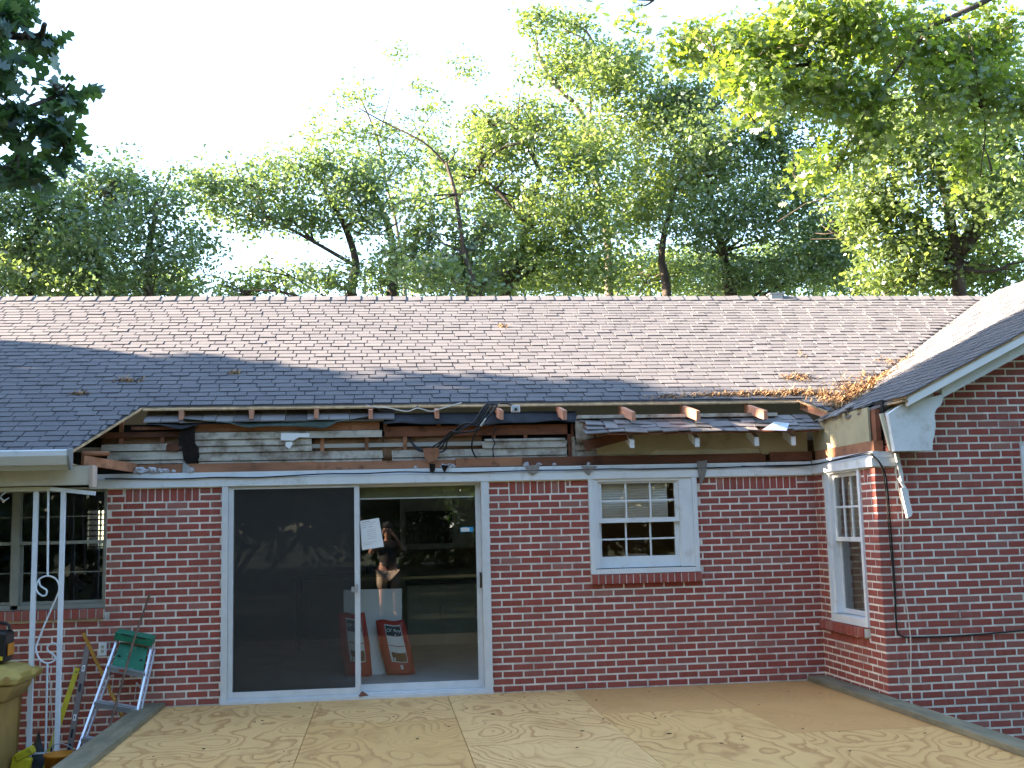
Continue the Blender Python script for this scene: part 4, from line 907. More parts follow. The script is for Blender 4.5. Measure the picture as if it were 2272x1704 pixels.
# tufts of insulation and torn felt left on the ledge
def tuft(x, z, r, seed, mt='insulation'):
    rs = random.Random(seed); bm = bmesh.new(); bmesh.ops.create_icosphere(bm, subdivisions=2, radius=r)
    for v in bm.verts: v.co *= rs.uniform(.55, 1.35); v.co.z *= .75
    bmesh.ops.translate(bm, verts=bm.verts, vec=(x, .0, z)); me = bpy.data.meshes.new('insulation_tuft'); bm.to_mesh(me); bm.free(); me.materials.append(MATS[mt])
    o = bpy.data.objects.new('insulation_tuft', me); link(o, house)
for i, (x, r) in enumerate(((-2.30, .05), (-2.24, .03), (-2.18, .045), (-2.10, .035), (-2.05, .03), (-1.98, .02), (-1.82, .035), (.33, .02), (.60, .03), (.66, .035), (.70, .02), (1.42, .03), (1.55, .025), (1.7, .02), (2.05, .02))): tuft(x, 2.18+r*.4, r, i)
for i, pl in enumerate(([(.46, 2.215), (.52, 2.21), (.515, 2.15), (.49, 2.12), (.465, 2.14)], [(.575, 2.20), (.65, 2.195), (.625, 2.15), (.605, 2.125), (.59, 2.155)], [(1.40, 2.18), (1.55, 2.185), (1.53, 2.12), (1.48, 2.085), (1.42, 2.12)], [(1.96, 2.165), (2.13, 2.16), (2.06, 2.10), (2.04, 2.07), (2.0, 2.11)], [(3.14, 2.19), (3.25, 2.20), (3.235, 2.10), (3.21, 2.02), (3.165, 1.945), (3.155, 2.05)])):
    m = MB(); m.prism(pl, 'y', -.052, -.046); m.build('felt_scrap', 'rot' if i < 2 else 'scrap_felt', house)
m = MB(); m.prism([(.40, 2.37), (.56, 2.375), (.565, 2.30), (.52, 2.245), (.46, 2.23), (.42, 2.28)], 'y', .02, .028); m.build('felt_scrap', 'brown_lumber', house)

# ================================================================== inside the door
FL = .087
wb = thing('leaning_board', 'white board leaning upright inside the glass door', 'board', (-.1, 1.15, FL))
m = MB(); m.hexa([(-.41, 1.08, FL), (.19, 1.08, FL), (.19, 1.10, FL), (-.41, 1.10, FL), (-.42, 1.26, .96), (.20, 1.26, .955), (.20, 1.28, .955), (-.42, 1.28, .96)]); m.build('face', 'clean_white', wb)
def bag(name, label, x0, x1, tilt, flip, z1):
    root = thing(name, label, 'bag', ((x0+x1)/2, .98, FL), 'red dog food bags'); wd = x1-x0; H = z1-FL; n, k = 12, 12; m = MB()
    sk = math.tan(tilt)
    def P(t, s, side):
        bul = .075*math.sin(math.pi*min(1, max(0, s*.92+.06)))**.6*math.sin(math.pi*t)**.45
        wv = .006*math.sin(9*s+5*t)+.004*math.sin(23*s+11*t)
        xx = x0+wd*(t+.05*(1-abs(2*s-1))*(2*t-1))+sk*s*H
        return (xx, .98+.10*s+(-bul-wv if side == 0 else bul*.6), FL+H*s+.01*math.sin(7*t))
    for side in (0, 1):
        for j in range(k+1):
            for i in range(n+1): m.v.append(P(i/n, j/k, side))
    N_ = (n+1)*(k+1)
    for side in (0, 1):
        for j in range(k):
            for i in range(n): a = side*N_+j*(n+1)+i; m.f.append((a, a+1, a+n+2, a+n+1))
    for j in range(k):
        for i in (0, n): a = j*(n+1)+i; m.f.append((a, a+n+1, a+n+1+N_, a+N_))
    for i in range(n):
        for j in (0, k): a = j*(n+1)+i; m.f.append((a, a+1, a+1+N_, a+N_))
    body = m.build('sack', 'red_bag', root, True)
    def patch(nm, mt, t0, t1, s0, s1, e):
        q = MB(); nn = 6
        for j in range(nn+1):
            for i in range(nn+1): p = P(t0+(t1-t0)*i/nn, s0+(s1-s0)*j/nn, 0); q.v.append((p[0], p[1]-e, p[2]))
        for j in range(nn):
            for i in range(nn): a = j*(nn+1)+i; q.f.append((a, a+1, a+nn+2, a+nn+1))
        return q.build(nm, mt, root, True)
    patch('label_panel', 'bag_panel', .28, .82, .24, .92, .008); patch('label_band', 'bag_black', .30, .80, .72, .90, .011)
    patch('label_picture', 'bag_food', .34, .80, .26, .42, .011); patch('label_stripe', 'red_bag', .30, .80, .535, .55, .011)
    patch('seal', 'bag_panel', .55, .64, .12, .20, .010)
    cu = bpy.data.curves.new('label_text', 'FONT'); cu.body = "Ol' Roy"; cu.size = wd*.165; cu.align_x = 'CENTER'; cu.align_y = 'CENTER'; cu.extrude = .0006
    cu.materials.append(MATS['clean_white']); to_ = bpy.data.objects.new('label_text', cu); COL.objects.link(to_); tm = bpy.data.meshes.new_from_object(to_.evaluated_get(bpy.context.evaluated_depsgraph_get())); bpy.data.objects.remove(to_); tx = bpy.data.objects.new('label_text', tm); link(tx, root)
    c = Vector(P(.55, .81, 0)); nx = (Vector(P(.80, .81, 0))-Vector(P(.30, .81, 0))).normalized(); uz = (Vector(P(.55, .9, 0))-Vector(P(.55, .72, 0))).normalized(); ny = nx.cross(uz).normalized(); uz = ny.cross(nx)
    c = c+ny*.020-ORI[root.name]
    tx.matrix_local = Matrix(((nx.x, uz.x, ny.x, c.x), (nx.y, uz.y, ny.y, c.y), (nx.z, uz.z, ny.z, c.z), (0, 0, 0, 1)))
bag('dog_food_bag', 'red dog food bag with white label behind the right glass panel', .03, .325, -.20, 0, .64)
bag('dog_food_bag', 'red dog food bag half behind the door stile and screen', -.40, -.12, -.12, 0, .725)
m = MB(); P4 = [(-.218, 1.676), (-.034, 1.702), (.011, 1.423), (-.199, 1.394)]; m.prism(P4, 'y', .064, .066); pp = m.build('paper_notice', 'paper'); tag(pp, 'white paper notice taped crooked on the sliding glass panel', 'notice')
def onp(s, t): 
    a = lerp((*P4[3], 0), (*P4[2], 0), s); b = lerp((*P4[0], 0), (*P4[1], 0), s); q = lerp(a, b, t); return (q[0], .0635, q[1])
for t, s0, s1, h in ((.93, .12, .5, .012), (.88, .1, .8, .006), (.82, .1, .62, .006), (.74, .08, .3, .008), (.74, .4, .6, .008), (.64, .3, .75, .005), (.58, .3, .75, .005), (.52, .3, .75, .005), (.46, .3, .75, .005), (.40, .3, .75, .005), (.34, .3, .75, .005), (.22, .1, .7, .005), (.16, .1, .5, .005)):
    m = MB(); m.quad(onp(s0, t), onp(s1, t), onp(s1, t+h*1.6), onp(s0, t+h*1.6)); m.build('print_line', 'ink', pp)
m = MB(); m.box(.762, .888, .085, .087, 1.545, 1.592); o = m.build('sticker', 'sticker_blue', sd); m = MB(); m.box(.767, .85, .0835, .0848, 1.55, 1.587); m.build('sticker_print', 'bag_panel', sd)
# kitchen furniture deep in the room
kc = thing('kitchen_cupboards', 'pale kitchen cupboards deep behind the right glass panel', 'cupboards', (.8, 4.2, FL))
part('carcass', 'cabinet', .32, 1.72, 3.9, 4.5, FL, .86, parent=kc); part('worktop', 'table_dark', .30, 1.73, 3.87, 4.5, .862, .90, parent=kc)
for i in range(3):
    dr = part('door', 'cabinet', .34+i*.46, .78+i*.46, 3.875, 3.899, .16, .64, parent=kc); part('handle', 'grey_metal', .73+i*.46, .75+i*.46, 3.86, 3.874, .45, .58, parent=dr)
    part('drawer', 'cabinet', .34+i*.46, .78+i*.46, 3.875, 3.899, .66, .84, parent=kc)
wc = thing('wall_cupboard', 'pale wall cupboard surround with a dark screen inside the door', 'cupboard', (.75, 4.3, 1.3))
part('surround', 'cabinet', .24, 1.72, 4.1, 4.4, 1.32, 2.05, parent=wc); part('screen', 'screen_black', .295, .925, 4.05, 4.095, 1.39, 1.82, parent=wc)
tbk = thing('dark_table', 'dark table deep inside the left half of the glass door', 'table', (-.6, 4.2, FL))
part('tabletop', 'table_dark', -1.15, .10, 3.8, 4.6, .98, 1.02, parent=tbk)
for x in (-1.12, .05):
    for y in (3.84, 4.52): part('leg', 'table_dark', x, x+.05, y, y+.05, FL, .98, parent=tbk)
m = MB(); m.box(-.22, .05, 3.85, 4.2, 1.022, 1.14); o = m.build('folded_cloth', 'blue_cloth'); o.modifiers.new('b', 'BEVEL').width = .04; tag(o, 'blue folded cloth on the dark table indoors', 'cloth')
lamp = thing('ceiling_lamp', 'warm lit ceiling lamp behind the kitchen blind', 'lamp', (2.55, .9, 2.30))
lathe([(.02, 2.38), (.13, 2.36), (.15, 2.30), (.10, 2.25), (.02, 2.24)], (2.55, .9)).build('shade', 'lamp_glow', lamp, True)
part('ceiling_rose', 'clean_white', 2.49, 2.61, .84, .96, 2.381, 2.40, parent=lamp)
bx = thing('counter_box', 'pale box on the sill behind the lower window panes', 'box', (2.55, .45, 1.16))
m = MB(); m.box(2.46, 2.70, .40, .55, 1.12, 1.255); o = m.build('carton', 'cloth_blue', bx); o.modifiers.new('b', 'BEVEL').width = .01
part('lid', 'room_floor', 2.455, 2.705, .395, .555, 1.256, 1.275, parent=bx)
part('counter', 'cabinet', 1.85, 4.5, .2, .8, .95, 1.115)
# leaf and debris at the door foot
rag('leaf_scrap', 'small brown leaf scrap at the foot of the door stile', 'dark_lumber', (-.20, -.02, .03), .045, .035, 8)['category'] = 'leaf'

# small chips and a few nail heads on the plywood
rs = random.Random(31); m = MB()
for i in range(60):
    x, y = rs.uniform(-1.9, 4.0), rs.uniform(-3.6, -.15); r_ = rs.uniform(.003, .011); a = rs.uniform(0, 6); q = [(x+r_*math.cos(a+k*1.57)*(1.8 if k % 2 else .7), y+r_*math.sin(a+k*1.57), .002) for k in range(4)]
    m.hexa(q+[(p[0], p[1], .002+r_*.5) for p in q])
o = m.build('wood_chips', 'bark'); o['kind'] = 'stuff'; o['label'] = 'tiny dark wood chips scattered on the plywood deck'; o['category'] = 'wood chips'

# ================================================================== pine straw on the roof
def straw(name, label, centers, n, seed, parent=None):
    rs = np.random.default_rng(seed); V = []; F = []
    for (cx, cy, rx, ry, dens, pile) in centers:
        k = int(n*dens)
        for _ in range(k):
            a, b = rs.normal(0, .45, 2); x, y = cx+a*rx, cy+b*ry
            on_wing = x > VAL[0]+(y-VAL[1])
            if on_wing: z = WZ(x, y)
            else: z = RZ(y)
            if not on_wing and y < .10 and x < 4.4: continue
            z += .016+abs(rs.normal(0, 1))*pile*.55
            L = rs.uniform(.03, .09); th = rs.uniform(0, math.pi); wd = rs.uniform(.0025, .006); tz = rs.normal(0, .25)*L
            dx, dy = math.cos(th)*L/2, math.sin(th)*L/2; sx = 0 if on_wing else 0
            dz = (.49*dx if on_wing else .5*dy)+tz; i = len(V)
            nx, ny = -math.sin(th)*wd, math.cos(th)*wd
            V += [(x-dx-nx, y-dy-ny, z-dz), (x+dx-nx, y+dy-ny, z+dz), (x+dx+nx, y+dy+ny, z+dz+.002), (x-dx+nx, y-dy+ny, z-dz+.002)]; F.append((i, i+1, i+2, i+3))
    me = bpy.data.meshes.new(name); me.from_pydata(V, [], F); me.materials.append(MATS['straw'])
    o = bpy.data.objects.new(name, me); link(o); o['kind'] = 'stuff'; o['label'] = label; o['category'] = 'leaf litter'
straw('leaf_litter', 'orange brown pine straw heaped in the roof valley', [(4.75, .05, .30, .28, 1, .030), (5.05, .35, .28, .28, .9, .03), (5.4, .65, .22, .22, .45, .02), (4.45, .30, .35, .12, .55, .02), (4.0, .30, .4, .09, .4, .014), (3.5, .28, .45, .07, .28, .010), (3.0, .24, .4, .05, .12, .008), (5.9, 1.15, .25, .25, .12, .01), (4.55, .75, .22, .16, .22, .014)], 600, 3)
straw('fallen_twigs', 'small scraps of dead leaves on the shaded left roof', [(-2.6, .85, .16, .05, .5, .01), (-1.55, 1.05, .07, .03, .3, .01), (-4.4, .0, .2, .06, .5, .01), (-4.6, -.3, .2, .05, .3, .01), (-3.0, .5, .1, .03, .25, .01), (1.5, 2.6, .06, .04, .2, .01), (4.9, 1.5, .1, .1, .08, .01)], 160, 5)

# ================================================================== trees
TREES = {
'T1':([(-7.36, 13.0, 7.56, 1.14, 0.93), (-6.48, 13.0, 8.64, 1.14, 0.94), (-5.75, 13.0, 9.24, 0.99, 0.62), (-4.9, 13.0, 8.45, 1.02, 0.82), (-7.12, 13.0, 8.63, 0.94, 0.63), (-5.81, 13.0, 7.56, 1.23, 0.92), (-4.41, 13.0, 7.27, 1.01, 0.6), (-7.71, 13.0, 6.98, 0.83, 0.62), (-6.52, 13.0, 6.78, 1.53, 0.51), (-4.87, 13.0, 6.69, 1.41, 0.45), (-3.95, 13.0, 7.97, 0.51, 0.4), (-7.74, 13.0, 8.14, 0.73, 0.73)],
 [[(-5.92, 13.0, 6.21), (-5.9, 13.0, 7.56), (-5.79, 13.0, 8.84)], [(-7.32, 13.0, 6.21), (-7.27, 13.0, 7.56), (-7.07, 13.0, 8.53)], [(-4.86, 13.0, 6.2), (-4.88, 13.0, 7.57), (-4.8, 13.0, 8.46)]]),
'T2':([(-3.78, 15.0, 9.36, 0.99, 0.61), (-2.75, 15.0, 9.76, 1.21, 0.61), (-1.49, 15.0, 9.93, 1.21, 0.66), (-0.44, 15.0, 9.4, 0.87, 0.76), (-2.95, 15.0, 8.83, 1.2, 0.38), (-1.49, 15.0, 8.95, 1.31, 0.49), (-0.13, 15.0, 8.74, 0.54, 0.65), (-2.53, 15.0, 7.54, 0.97, 0.48), (-1.08, 15.0, 7.33, 1.07, 0.38), (0.07, 15.0, 7.54, 0.64, 0.59), (-3.35, 15.0, 7.22, 0.65, 0.43)],
 [[(-0.67, 15.0, 6.58), (-0.61, 15.0, 7.76), (-0.81, 15.0, 8.74), (-1.28, 15.0, 9.5)], [(-0.61, 15.0, 7.76), (-1.5, 15.0, 8.3), (-2.64, 15.0, 8.94), (-3.57, 15.0, 9.37)], [(0.25, 15.0, 6.57), (0.31, 15.0, 8.09), (0.09, 15.0, 9.18), (-0.44, 15.0, 9.84)]]),
'T3':([(0.12, 18.0, 12.04, 0.93, 0.56), (-0.65, 18.0, 13.02, 0.63, 0.44), (0.5, 18.0, 14.06, 0.41, 0.28), (-0.13, 18.0, 11.29, 0.98, 0.55), (1.09, 18.0, 13.12, 0.35, 0.28), (2.33, 18.0, 14.1, 0.57, 0.41), (1.45, 18.0, 12.69, 0.44, 0.31), (0.82, 18.0, 11.05, 0.74, 0.61), (1.19, 18.0, 11.68, 0.62, 0.49), (-1.07, 18.0, 12.02, 0.87, 0.56)],
 [[(0.66, 18.0, 7.15), (0.45, 18.0, 9.57), (0.22, 18.0, 10.8), (-0.0, 18.0, 12.03), (-0.47, 18.0, 13.03)], [(0.22, 18.0, 10.8), (1.08, 18.0, 12.05), (2.07, 18.0, 13.71)], [(-0.0, 18.0, 12.03), (0.5, 18.0, 13.93)]]),
'T4':([(1.11, 12.0, 7.92, 0.58, 0.58), (1.48, 12.0, 7.15, 0.76, 0.67), (2.31, 12.0, 8.03, 0.58, 0.58), (1.09, 12.0, 6.67, 0.85, 0.43), (2.04, 12.0, 6.67, 0.67, 0.48), (1.82, 12.0, 7.54, 0.31, 0.86), (1.6, 12.0, 8.61, 0.27, 0.48), (0.54, 12.0, 7.34, 0.67, 0.57), (0.74, 12.0, 8.41, 0.53, 0.48), (1.42, 12.0, 9.5, 0.49, 0.34)],
 [[(1.93, 12.0, 5.99), (1.81, 12.0, 7.34), (1.62, 12.0, 8.61), (1.47, 12.0, 9.3)], [(1.47, 12.0, 9.25), (0.95, 12.0, 9.74), (0.19, 12.0, 10.23), (-0.37, 12.0, 10.51)]]),
'T5':([(2.7, 14.0, 10.31, 1.12, 0.8), (3.78, 14.0, 11.1, 1.14, 0.81), (3.2, 14.0, 9.24, 1.27, 0.79), (4.6, 14.0, 9.91, 1.18, 0.97), (2.56, 14.0, 11.18, 0.65, 0.49), (4.24, 14.0, 8.5, 1.32, 0.9), (2.74, 14.0, 7.42, 1.04, 0.67), (4.52, 14.0, 7.32, 1.36, 0.63), (3.58, 14.0, 7.85, 1.15, 0.58), (1.85, 14.0, 9.76, 0.64, 0.53)],
 [[(2.82, 14.0, 6.37), (3.16, 14.0, 7.53), (3.39, 14.0, 8.49), (3.74, 14.0, 9.79)], [(2.94, 14.0, 7.0), (3.47, 14.0, 7.43), (4.2, 14.0, 7.48)], [(3.39, 14.0, 8.49), (2.68, 14.0, 9.34), (2.27, 14.0, 9.77)]]),
'T6':([(3.91, 16.0, 14.01, 0.6, 0.42), (4.97, 16.0, 14.4, 0.67, 0.43), (4.7, 16.0, 13.18, 1.2, 0.66), (5.73, 16.0, 12.49, 1.25, 0.78), (6.47, 16.0, 13.47, 0.67, 0.55), (6.63, 16.0, 11.54, 1.37, 1.01), (5.57, 16.0, 11.41, 1.06, 0.71), (7.16, 16.0, 10.24, 1.23, 1.06), (6.19, 16.0, 9.18, 1.33, 0.98), (6.83, 16.0, 7.9, 1.49, 0.75), (5.65, 16.0, 13.57, 0.73, 0.6)],
 [[(5.75, 16.0, 6.75), (5.66, 16.0, 8.82), (5.32, 16.0, 10.93), (5.13, 16.0, 11.99), (4.45, 16.0, 12.7), (4.02, 16.0, 13.65)], [(5.32, 16.0, 10.93), (5.4, 16.0, 12.6), (5.65, 16.0, 13.57)], [(5.66, 16.0, 8.82), (6.55, 16.0, 9.53), (7.52, 16.0, 10.25)]]),
'T7':([(8.02, 15.0, 12.13, 1.0, 0.76), (7.33, 15.0, 12.0, 0.76, 0.7), (8.41, 15.0, 10.52, 1.21, 0.98), (9.59, 15.0, 11.0, 1.12, 0.88), (7.86, 15.0, 8.68, 1.3, 0.96), (9.48, 15.0, 9.03, 1.27, 0.98), (8.82, 15.0, 7.45, 1.58, 0.56), (10.55, 15.0, 7.67, 1.39, 0.69), (10.22, 15.0, 9.96, 1.0, 0.88), (11.18, 15.0, 8.47, 1.11, 0.88), (9.1, 15.0, 12.86, 1.32, 0.84), (10.59, 15.0, 12.19, 1.33, 0.97), (11.96, 15.0, 11.51, 1.34, 0.97), (7.72, 15.0, 10.62, 1.03, 0.92)],
 [[(8.44, 15.0, 6.55), (8.29, 15.0, 8.12), (8.13, 15.0, 9.59), (7.98, 15.0, 11.09)], [(6.87, 15.0, 6.56), (6.82, 15.0, 8.11), (7.23, 15.0, 9.7)], [(8.29, 15.0, 8.12), (9.27, 15.0, 9.49), (10.0, 15.0, 10.19)]]),
'T8':([(10.05, 10.0, 8.19, 1.12, 0.83), (11.16, 10.0, 8.86, 1.05, 0.75), (11.96, 10.0, 7.92, 1.26, 1.05), (12.99, 10.0, 8.6, 1.08, 0.98), (10.35, 10.0, 7.06, 1.11, 0.73), (11.57, 10.0, 6.7, 1.48, 0.69), (12.84, 10.0, 6.79, 1.01, 0.86), (9.54, 10.0, 7.62, 0.67, 0.62), (12.87, 10.0, 9.47, 0.88, 0.57), (10.39, 10.0, 6.32, 1.06, 0.38), (11.13, 10.0, 9.82, 1.11, 0.71), (12.46, 10.0, 10.43, 1.15, 0.84), (10.2, 10.0, 9.04, 0.89, 0.69)],
 [[(11.63, 10.0, 5.03), (11.65, 10.0, 6.51), (11.57, 10.0, 7.92), (11.34, 10.0, 8.77)], [(11.58, 10.0, 6.88), (12.76, 10.0, 8.12), (13.03, 10.0, 9.08)], [(11.58, 10.0, 6.88), (10.49, 10.0, 7.72), (9.95, 10.0, 8.18)]]),
'T9':([(4.68, 4.0, 8.7, 0.56, 0.38), (5.21, 4.0, 8.37, 0.69, 0.45), (6.03, 4.0, 8.6, 0.82, 0.53), (6.85, 4.0, 8.55, 0.83, 0.58), (7.7, 4.0, 8.72, 0.85, 0.55), (8.53, 4.0, 8.53, 0.75, 0.6), (9.34, 4.0, 8.83, 0.65, 0.58), (5.57, 4.0, 7.63, 0.55, 0.38), (5.15, 4.0, 7.32, 0.34, 0.31), (6.39, 4.0, 7.65, 0.63, 0.42), (7.07, 4.0, 7.69, 0.53, 0.39), (8.04, 4.0, 7.61, 0.44, 0.51), (8.82, 4.0, 7.77, 0.52, 0.59), (9.34, 4.0, 7.64, 0.38, 0.45), (6.53, 4.0, 6.77, 0.35, 0.31), (6.01, 4.0, 6.42, 0.26, 0.26), (7.03, 4.0, 7.04, 0.39, 0.32), (8.9, 4.0, 6.94, 0.29, 0.51), (3.76, 4.0, 9.03, 0.24, 0.12), (2.87, 4.0, 9.06, 0.17, 0.08), (4.91, 4.0, 7.75, 0.34, 0.31)],
 [[(12.29, 4.0, 11.2), (9.92, 4.0, 9.71), (8.13, 4.0, 8.8), (6.28, 4.0, 8.19), (4.92, 4.0, 8.09)], [(8.13, 4.0, 8.8), (8.88, 4.0, 7.56), (8.94, 4.0, 6.59)], [(6.28, 4.0, 8.19), (5.84, 4.0, 7.57), (5.41, 4.0, 7.22)], [(8.13, 4.0, 8.8), (7.2, 4.0, 7.59), (6.59, 4.0, 6.63), (6.04, 4.0, 6.36)], [(9.92, 4.0, 9.71), (6.35, 4.0, 9.38), (3.97, 4.0, 9.09)]]),
'T10':([(-2.58, -3.0, 5.42, 0.17, 0.05), (-2.48, -3.0, 5.23, 0.18, 0.09), (-2.64, -3.0, 5.24, 0.11, 0.13), (-2.63, -3.0, 4.94, 0.1, 0.16), (-2.54, -3.0, 4.75, 0.14, 0.16), (-2.28, -3.0, 4.82, 0.12, 0.12), (-2.51, -3.0, 4.55, 0.2, 0.16), (-2.3, -3.0, 4.49, 0.17, 0.15), (-2.59, -3.0, 4.33, 0.15, 0.18), (-2.44, -3.0, 4.19, 0.19, 0.13), (-2.24, -3.0, 4.37, 0.09, 0.11), (-2.65, -3.0, 4.53, 0.11, 0.32)],
 [[(-3.96, -3.0, 6.08), (-3.32, -3.0, 5.49), (-2.88, -3.0, 5.23), (-2.51, -3.0, 5.21), (-2.39, -3.0, 5.25)], [(-3.32, -3.0, 5.49), (-2.87, -3.0, 4.9), (-2.49, -3.0, 4.63), (-2.24, -3.0, 4.44)], [(-2.87, -3.0, 4.9), (-2.61, -3.0, 4.5), (-2.48, -3.0, 4.14)], [(-2.49, -3.0, 4.63), (-2.31, -3.0, 4.81), (-2.22, -3.0, 4.84)]]),
'T11':([(1.13, 21.0, 9.05, 0.93, 0.66), (2.44, 21.0, 8.92, 1.19, 0.6), (3.91, 21.0, 9.19, 1.2, 0.73), (5.37, 21.0, 8.93, 1.34, 0.6), (6.87, 21.0, 9.07, 1.21, 0.74), (4.42, 21.0, 8.52, 1.86, 0.4)],
 [[(2.29, 21.0, 7.72), (2.37, 21.0, 8.52), (2.45, 21.0, 9.06)], [(5.47, 21.0, 7.71), (5.43, 21.0, 8.52), (5.38, 21.0, 9.06)]]),
'T12':([(8.24, 20.0, 8.7, 1.19, 0.66), (9.58, 20.0, 8.84, 1.2, 0.74), (11.08, 20.0, 8.98, 1.22, 0.81), (12.61, 20.0, 9.39, 1.38, 0.97), (13.67, 20.0, 8.71, 1.25, 0.7), (15.04, 20.0, 8.44, 1.27, 0.49), (10.37, 20.0, 8.3, 2.01, 0.4)],
 [[(9.52, 20.0, 7.51), (9.56, 20.0, 8.3), (9.58, 20.0, 8.84)], [(12.5, 20.0, 7.5), (12.63, 20.0, 8.57), (12.61, 20.0, 9.39)]]),
'T13':([(-9.41, 19.0, 8.56, 1.29, 0.78), (-8.05, 19.0, 8.45, 1.41, 0.64), (-6.67, 19.0, 8.33, 1.39, 0.51), (-5.27, 19.0, 8.08, 1.0, 0.38), (-8.64, 19.0, 9.29, 1.16, 0.78)],
 [[(-8.02, 19.0, 7.36), (-8.04, 19.0, 8.08), (-8.11, 19.0, 8.57)]]),
}
def leaf_mesh(name, mt, P, size, seed, lobed=False, droop=.3):
    """P (n,3) leaf positions -> one mesh of kite (or lobed) leaves"""
    rs = np.random.default_rng(seed); n = len(P)
    d = rs.normal(0, 1, (n, 3)); d[:, 2] = d[:, 2]*.6-droop; d /= np.linalg.norm(d, axis=1, keepdims=True)
    nn = rs.normal(0, .75, (n, 3)); nn[:, 2] += .8
    s = np.cross(d, nn); s /= np.linalg.norm(s, axis=1, keepdims=True)+1e-9; nn = np.cross(s, d)
    L = size*rs.uniform(.65, 1.3, (n, 1)); 
    if not lobed:
        sh = [(0, 0, 0), (.45, .30, .06), (1, 0, -.02), (.45, -.30, .06)]
    else:
        sh = [(0, 0, 0), (.18, .10, .02), (.30, .34, .05), (.42, .13, .03), (.60, .40, .06), (.68, .14, .02), (.86, .22, .02), (1.0, 0, -.04), (.86, -.22, .02), (.68, -.14, .02), (.60, -.40, .06), (.42, -.13, .03), (.30, -.34, .05), (.18, -.10, .02)]
    k = len(sh); V = np.empty((n, k, 3))
    for i, (a, b, c) in enumerate(sh): V[:, i] = P+d*L*a+s*L*b+nn*L*c
    me = bpy.data.meshes.new(name); me.vertices.add(n*k); me.vertices.foreach_set('co', V.reshape(-1).astype(np.float32))
    me.loops.add(n*k); me.loops.foreach_set('vertex_index', np.arange(n*k, dtype=np.int32))
    me.polygons.add(n); me.polygons.foreach_set('loop_start', np.arange(0, n*k, k, dtype=np.int32)); me.polygons.foreach_set('loop_total', np.full(n, k, dtype=np.int32))
    me.update(); me.validate(); me.materials.append(MATS[mt]); return me
def clump_points(clumps, dens, rs, depth=.9, yj=1.0, twig=.16, per=9):
    out = []
    for (x, y, z, a, b) in clumps:
        c = np.array([x, y+rs.uniform(-yj, yj), z]); rad = np.array([a, (a+b)/2*depth, b])
        nt = max(6, int(dens*a*b))
        q = rs.normal(0, 1, (nt, 3)); q /= np.linalg.norm(q, axis=1, keepdims=True); q *= (rs.uniform(0, 1, (nt, 1))**.46)*rs.uniform(.7, 1.38, (nt, 1))
        tw = c+q*rad
        ax = rs.normal(0, 1, (nt, 3))*np.array([1, 1, .5]); ax /= np.linalg.norm(ax, axis=1, keepdims=True)
        t = rs.uniform(-1, 1, (nt, per, 1)); L = twig*rs.uniform(.6, 1.6, (nt, 1, 1))
        out.append((tw[:, None]+ax[:, None]*t*L+rs.normal(0, twig*.38, (nt, per, 3))).reshape(-1, 3))
    return np.concatenate(out)
def tree(name, label, clumps, paths, r0, leaf, size, dens, seed, bark='bark', ground=True, group=None, lobed=False, keep=None, yj=1.0, per=9, twig=.21, cat='tree', taper=.35):
    rs = np.random.default_rng(seed)
    base = paths[0][0]; root = thing(name, label, cat, (base[0], base[1], -.7), group)
    m = MB(); first = True
    for p in paths:
        p = [tuple(q) for q in p]; rr0 = r0 if (first or p[0][2] < 7.0 and ground) else r0*.36
        if ground and p[0][2] < 7.2 and (first or abs(p[0][2]-paths[0][0][2]) < .4): p = [(p[0][0], p[0][1], -.72)]+p
        sp = smooth_path([(q[0]+rs.normal(0, .03), q[1]+rs.normal(0, .1), q[2]) for q in p], 5)
        m.tube(sp, [rr0*(1-(1-taper)*i/(len(sp)-1)) for i in range(len(sp))], 9, True); first = False
    allp = np.array([q for p in paths for q in p])
    for (x, y, z, a, b) in clumps:
        k = np.argmin(((allp-np.array([x, y, z]))**2).sum(1)+np.where(allp[:, 2] > z+.2, 9, 0)); s = allp[k]; e = np.array([x, y, z])
        for j in range(2 if a > .5 else 1):
            t = e+rs.normal(0, .35, 3)*np.array([a, a*.7, b]); mid = (s+t)/2+rs.normal(0, .10, 3)*np.linalg.norm(t-s)+np.array([0, 0, -.04])
            m.tube(smooth_path([s, mid, t], 4), [r0*.32*(1-.8*i/8) for i in range(9)], 5)
            for q in range(3):
                u = t+rs.normal(0, .6, 3)*np.array([a, a*.7, b]); m.tube([mid*.4+t*.6, (t+u)/2+rs.normal(0, .05, 3), u], [r0*.10, r0*.07, r0*.03], 4)
    m.build('trunk', bark, root, True)
    P = clump_points(clumps, dens, rs, yj=yj, per=per, twig=twig)
    if keep is not None: P = P[keep(P)]
    P = P-np.array(ORI[root.name]); me = leaf_mesh('crown', leaf, P, size, seed, lobed)
    c = bpy.data.objects.new('crown', me); link(c, root); return root
G = 'trees behind the house'
def T(k): return TREES[k]
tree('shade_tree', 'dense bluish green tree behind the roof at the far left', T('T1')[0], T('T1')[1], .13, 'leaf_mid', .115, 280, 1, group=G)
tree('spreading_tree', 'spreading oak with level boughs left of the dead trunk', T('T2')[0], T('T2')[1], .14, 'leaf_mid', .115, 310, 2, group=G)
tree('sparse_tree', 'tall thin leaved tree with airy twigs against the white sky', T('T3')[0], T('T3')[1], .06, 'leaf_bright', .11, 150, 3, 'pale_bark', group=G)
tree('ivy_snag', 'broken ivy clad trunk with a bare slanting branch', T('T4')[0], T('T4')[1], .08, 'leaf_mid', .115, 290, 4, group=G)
tree('bright_tree', 'broad yellow green tree above the middle of the ridge', T('T5')[0], T('T5')[1], .15, 'leaf_bright', .118, 320, 5, group=G)
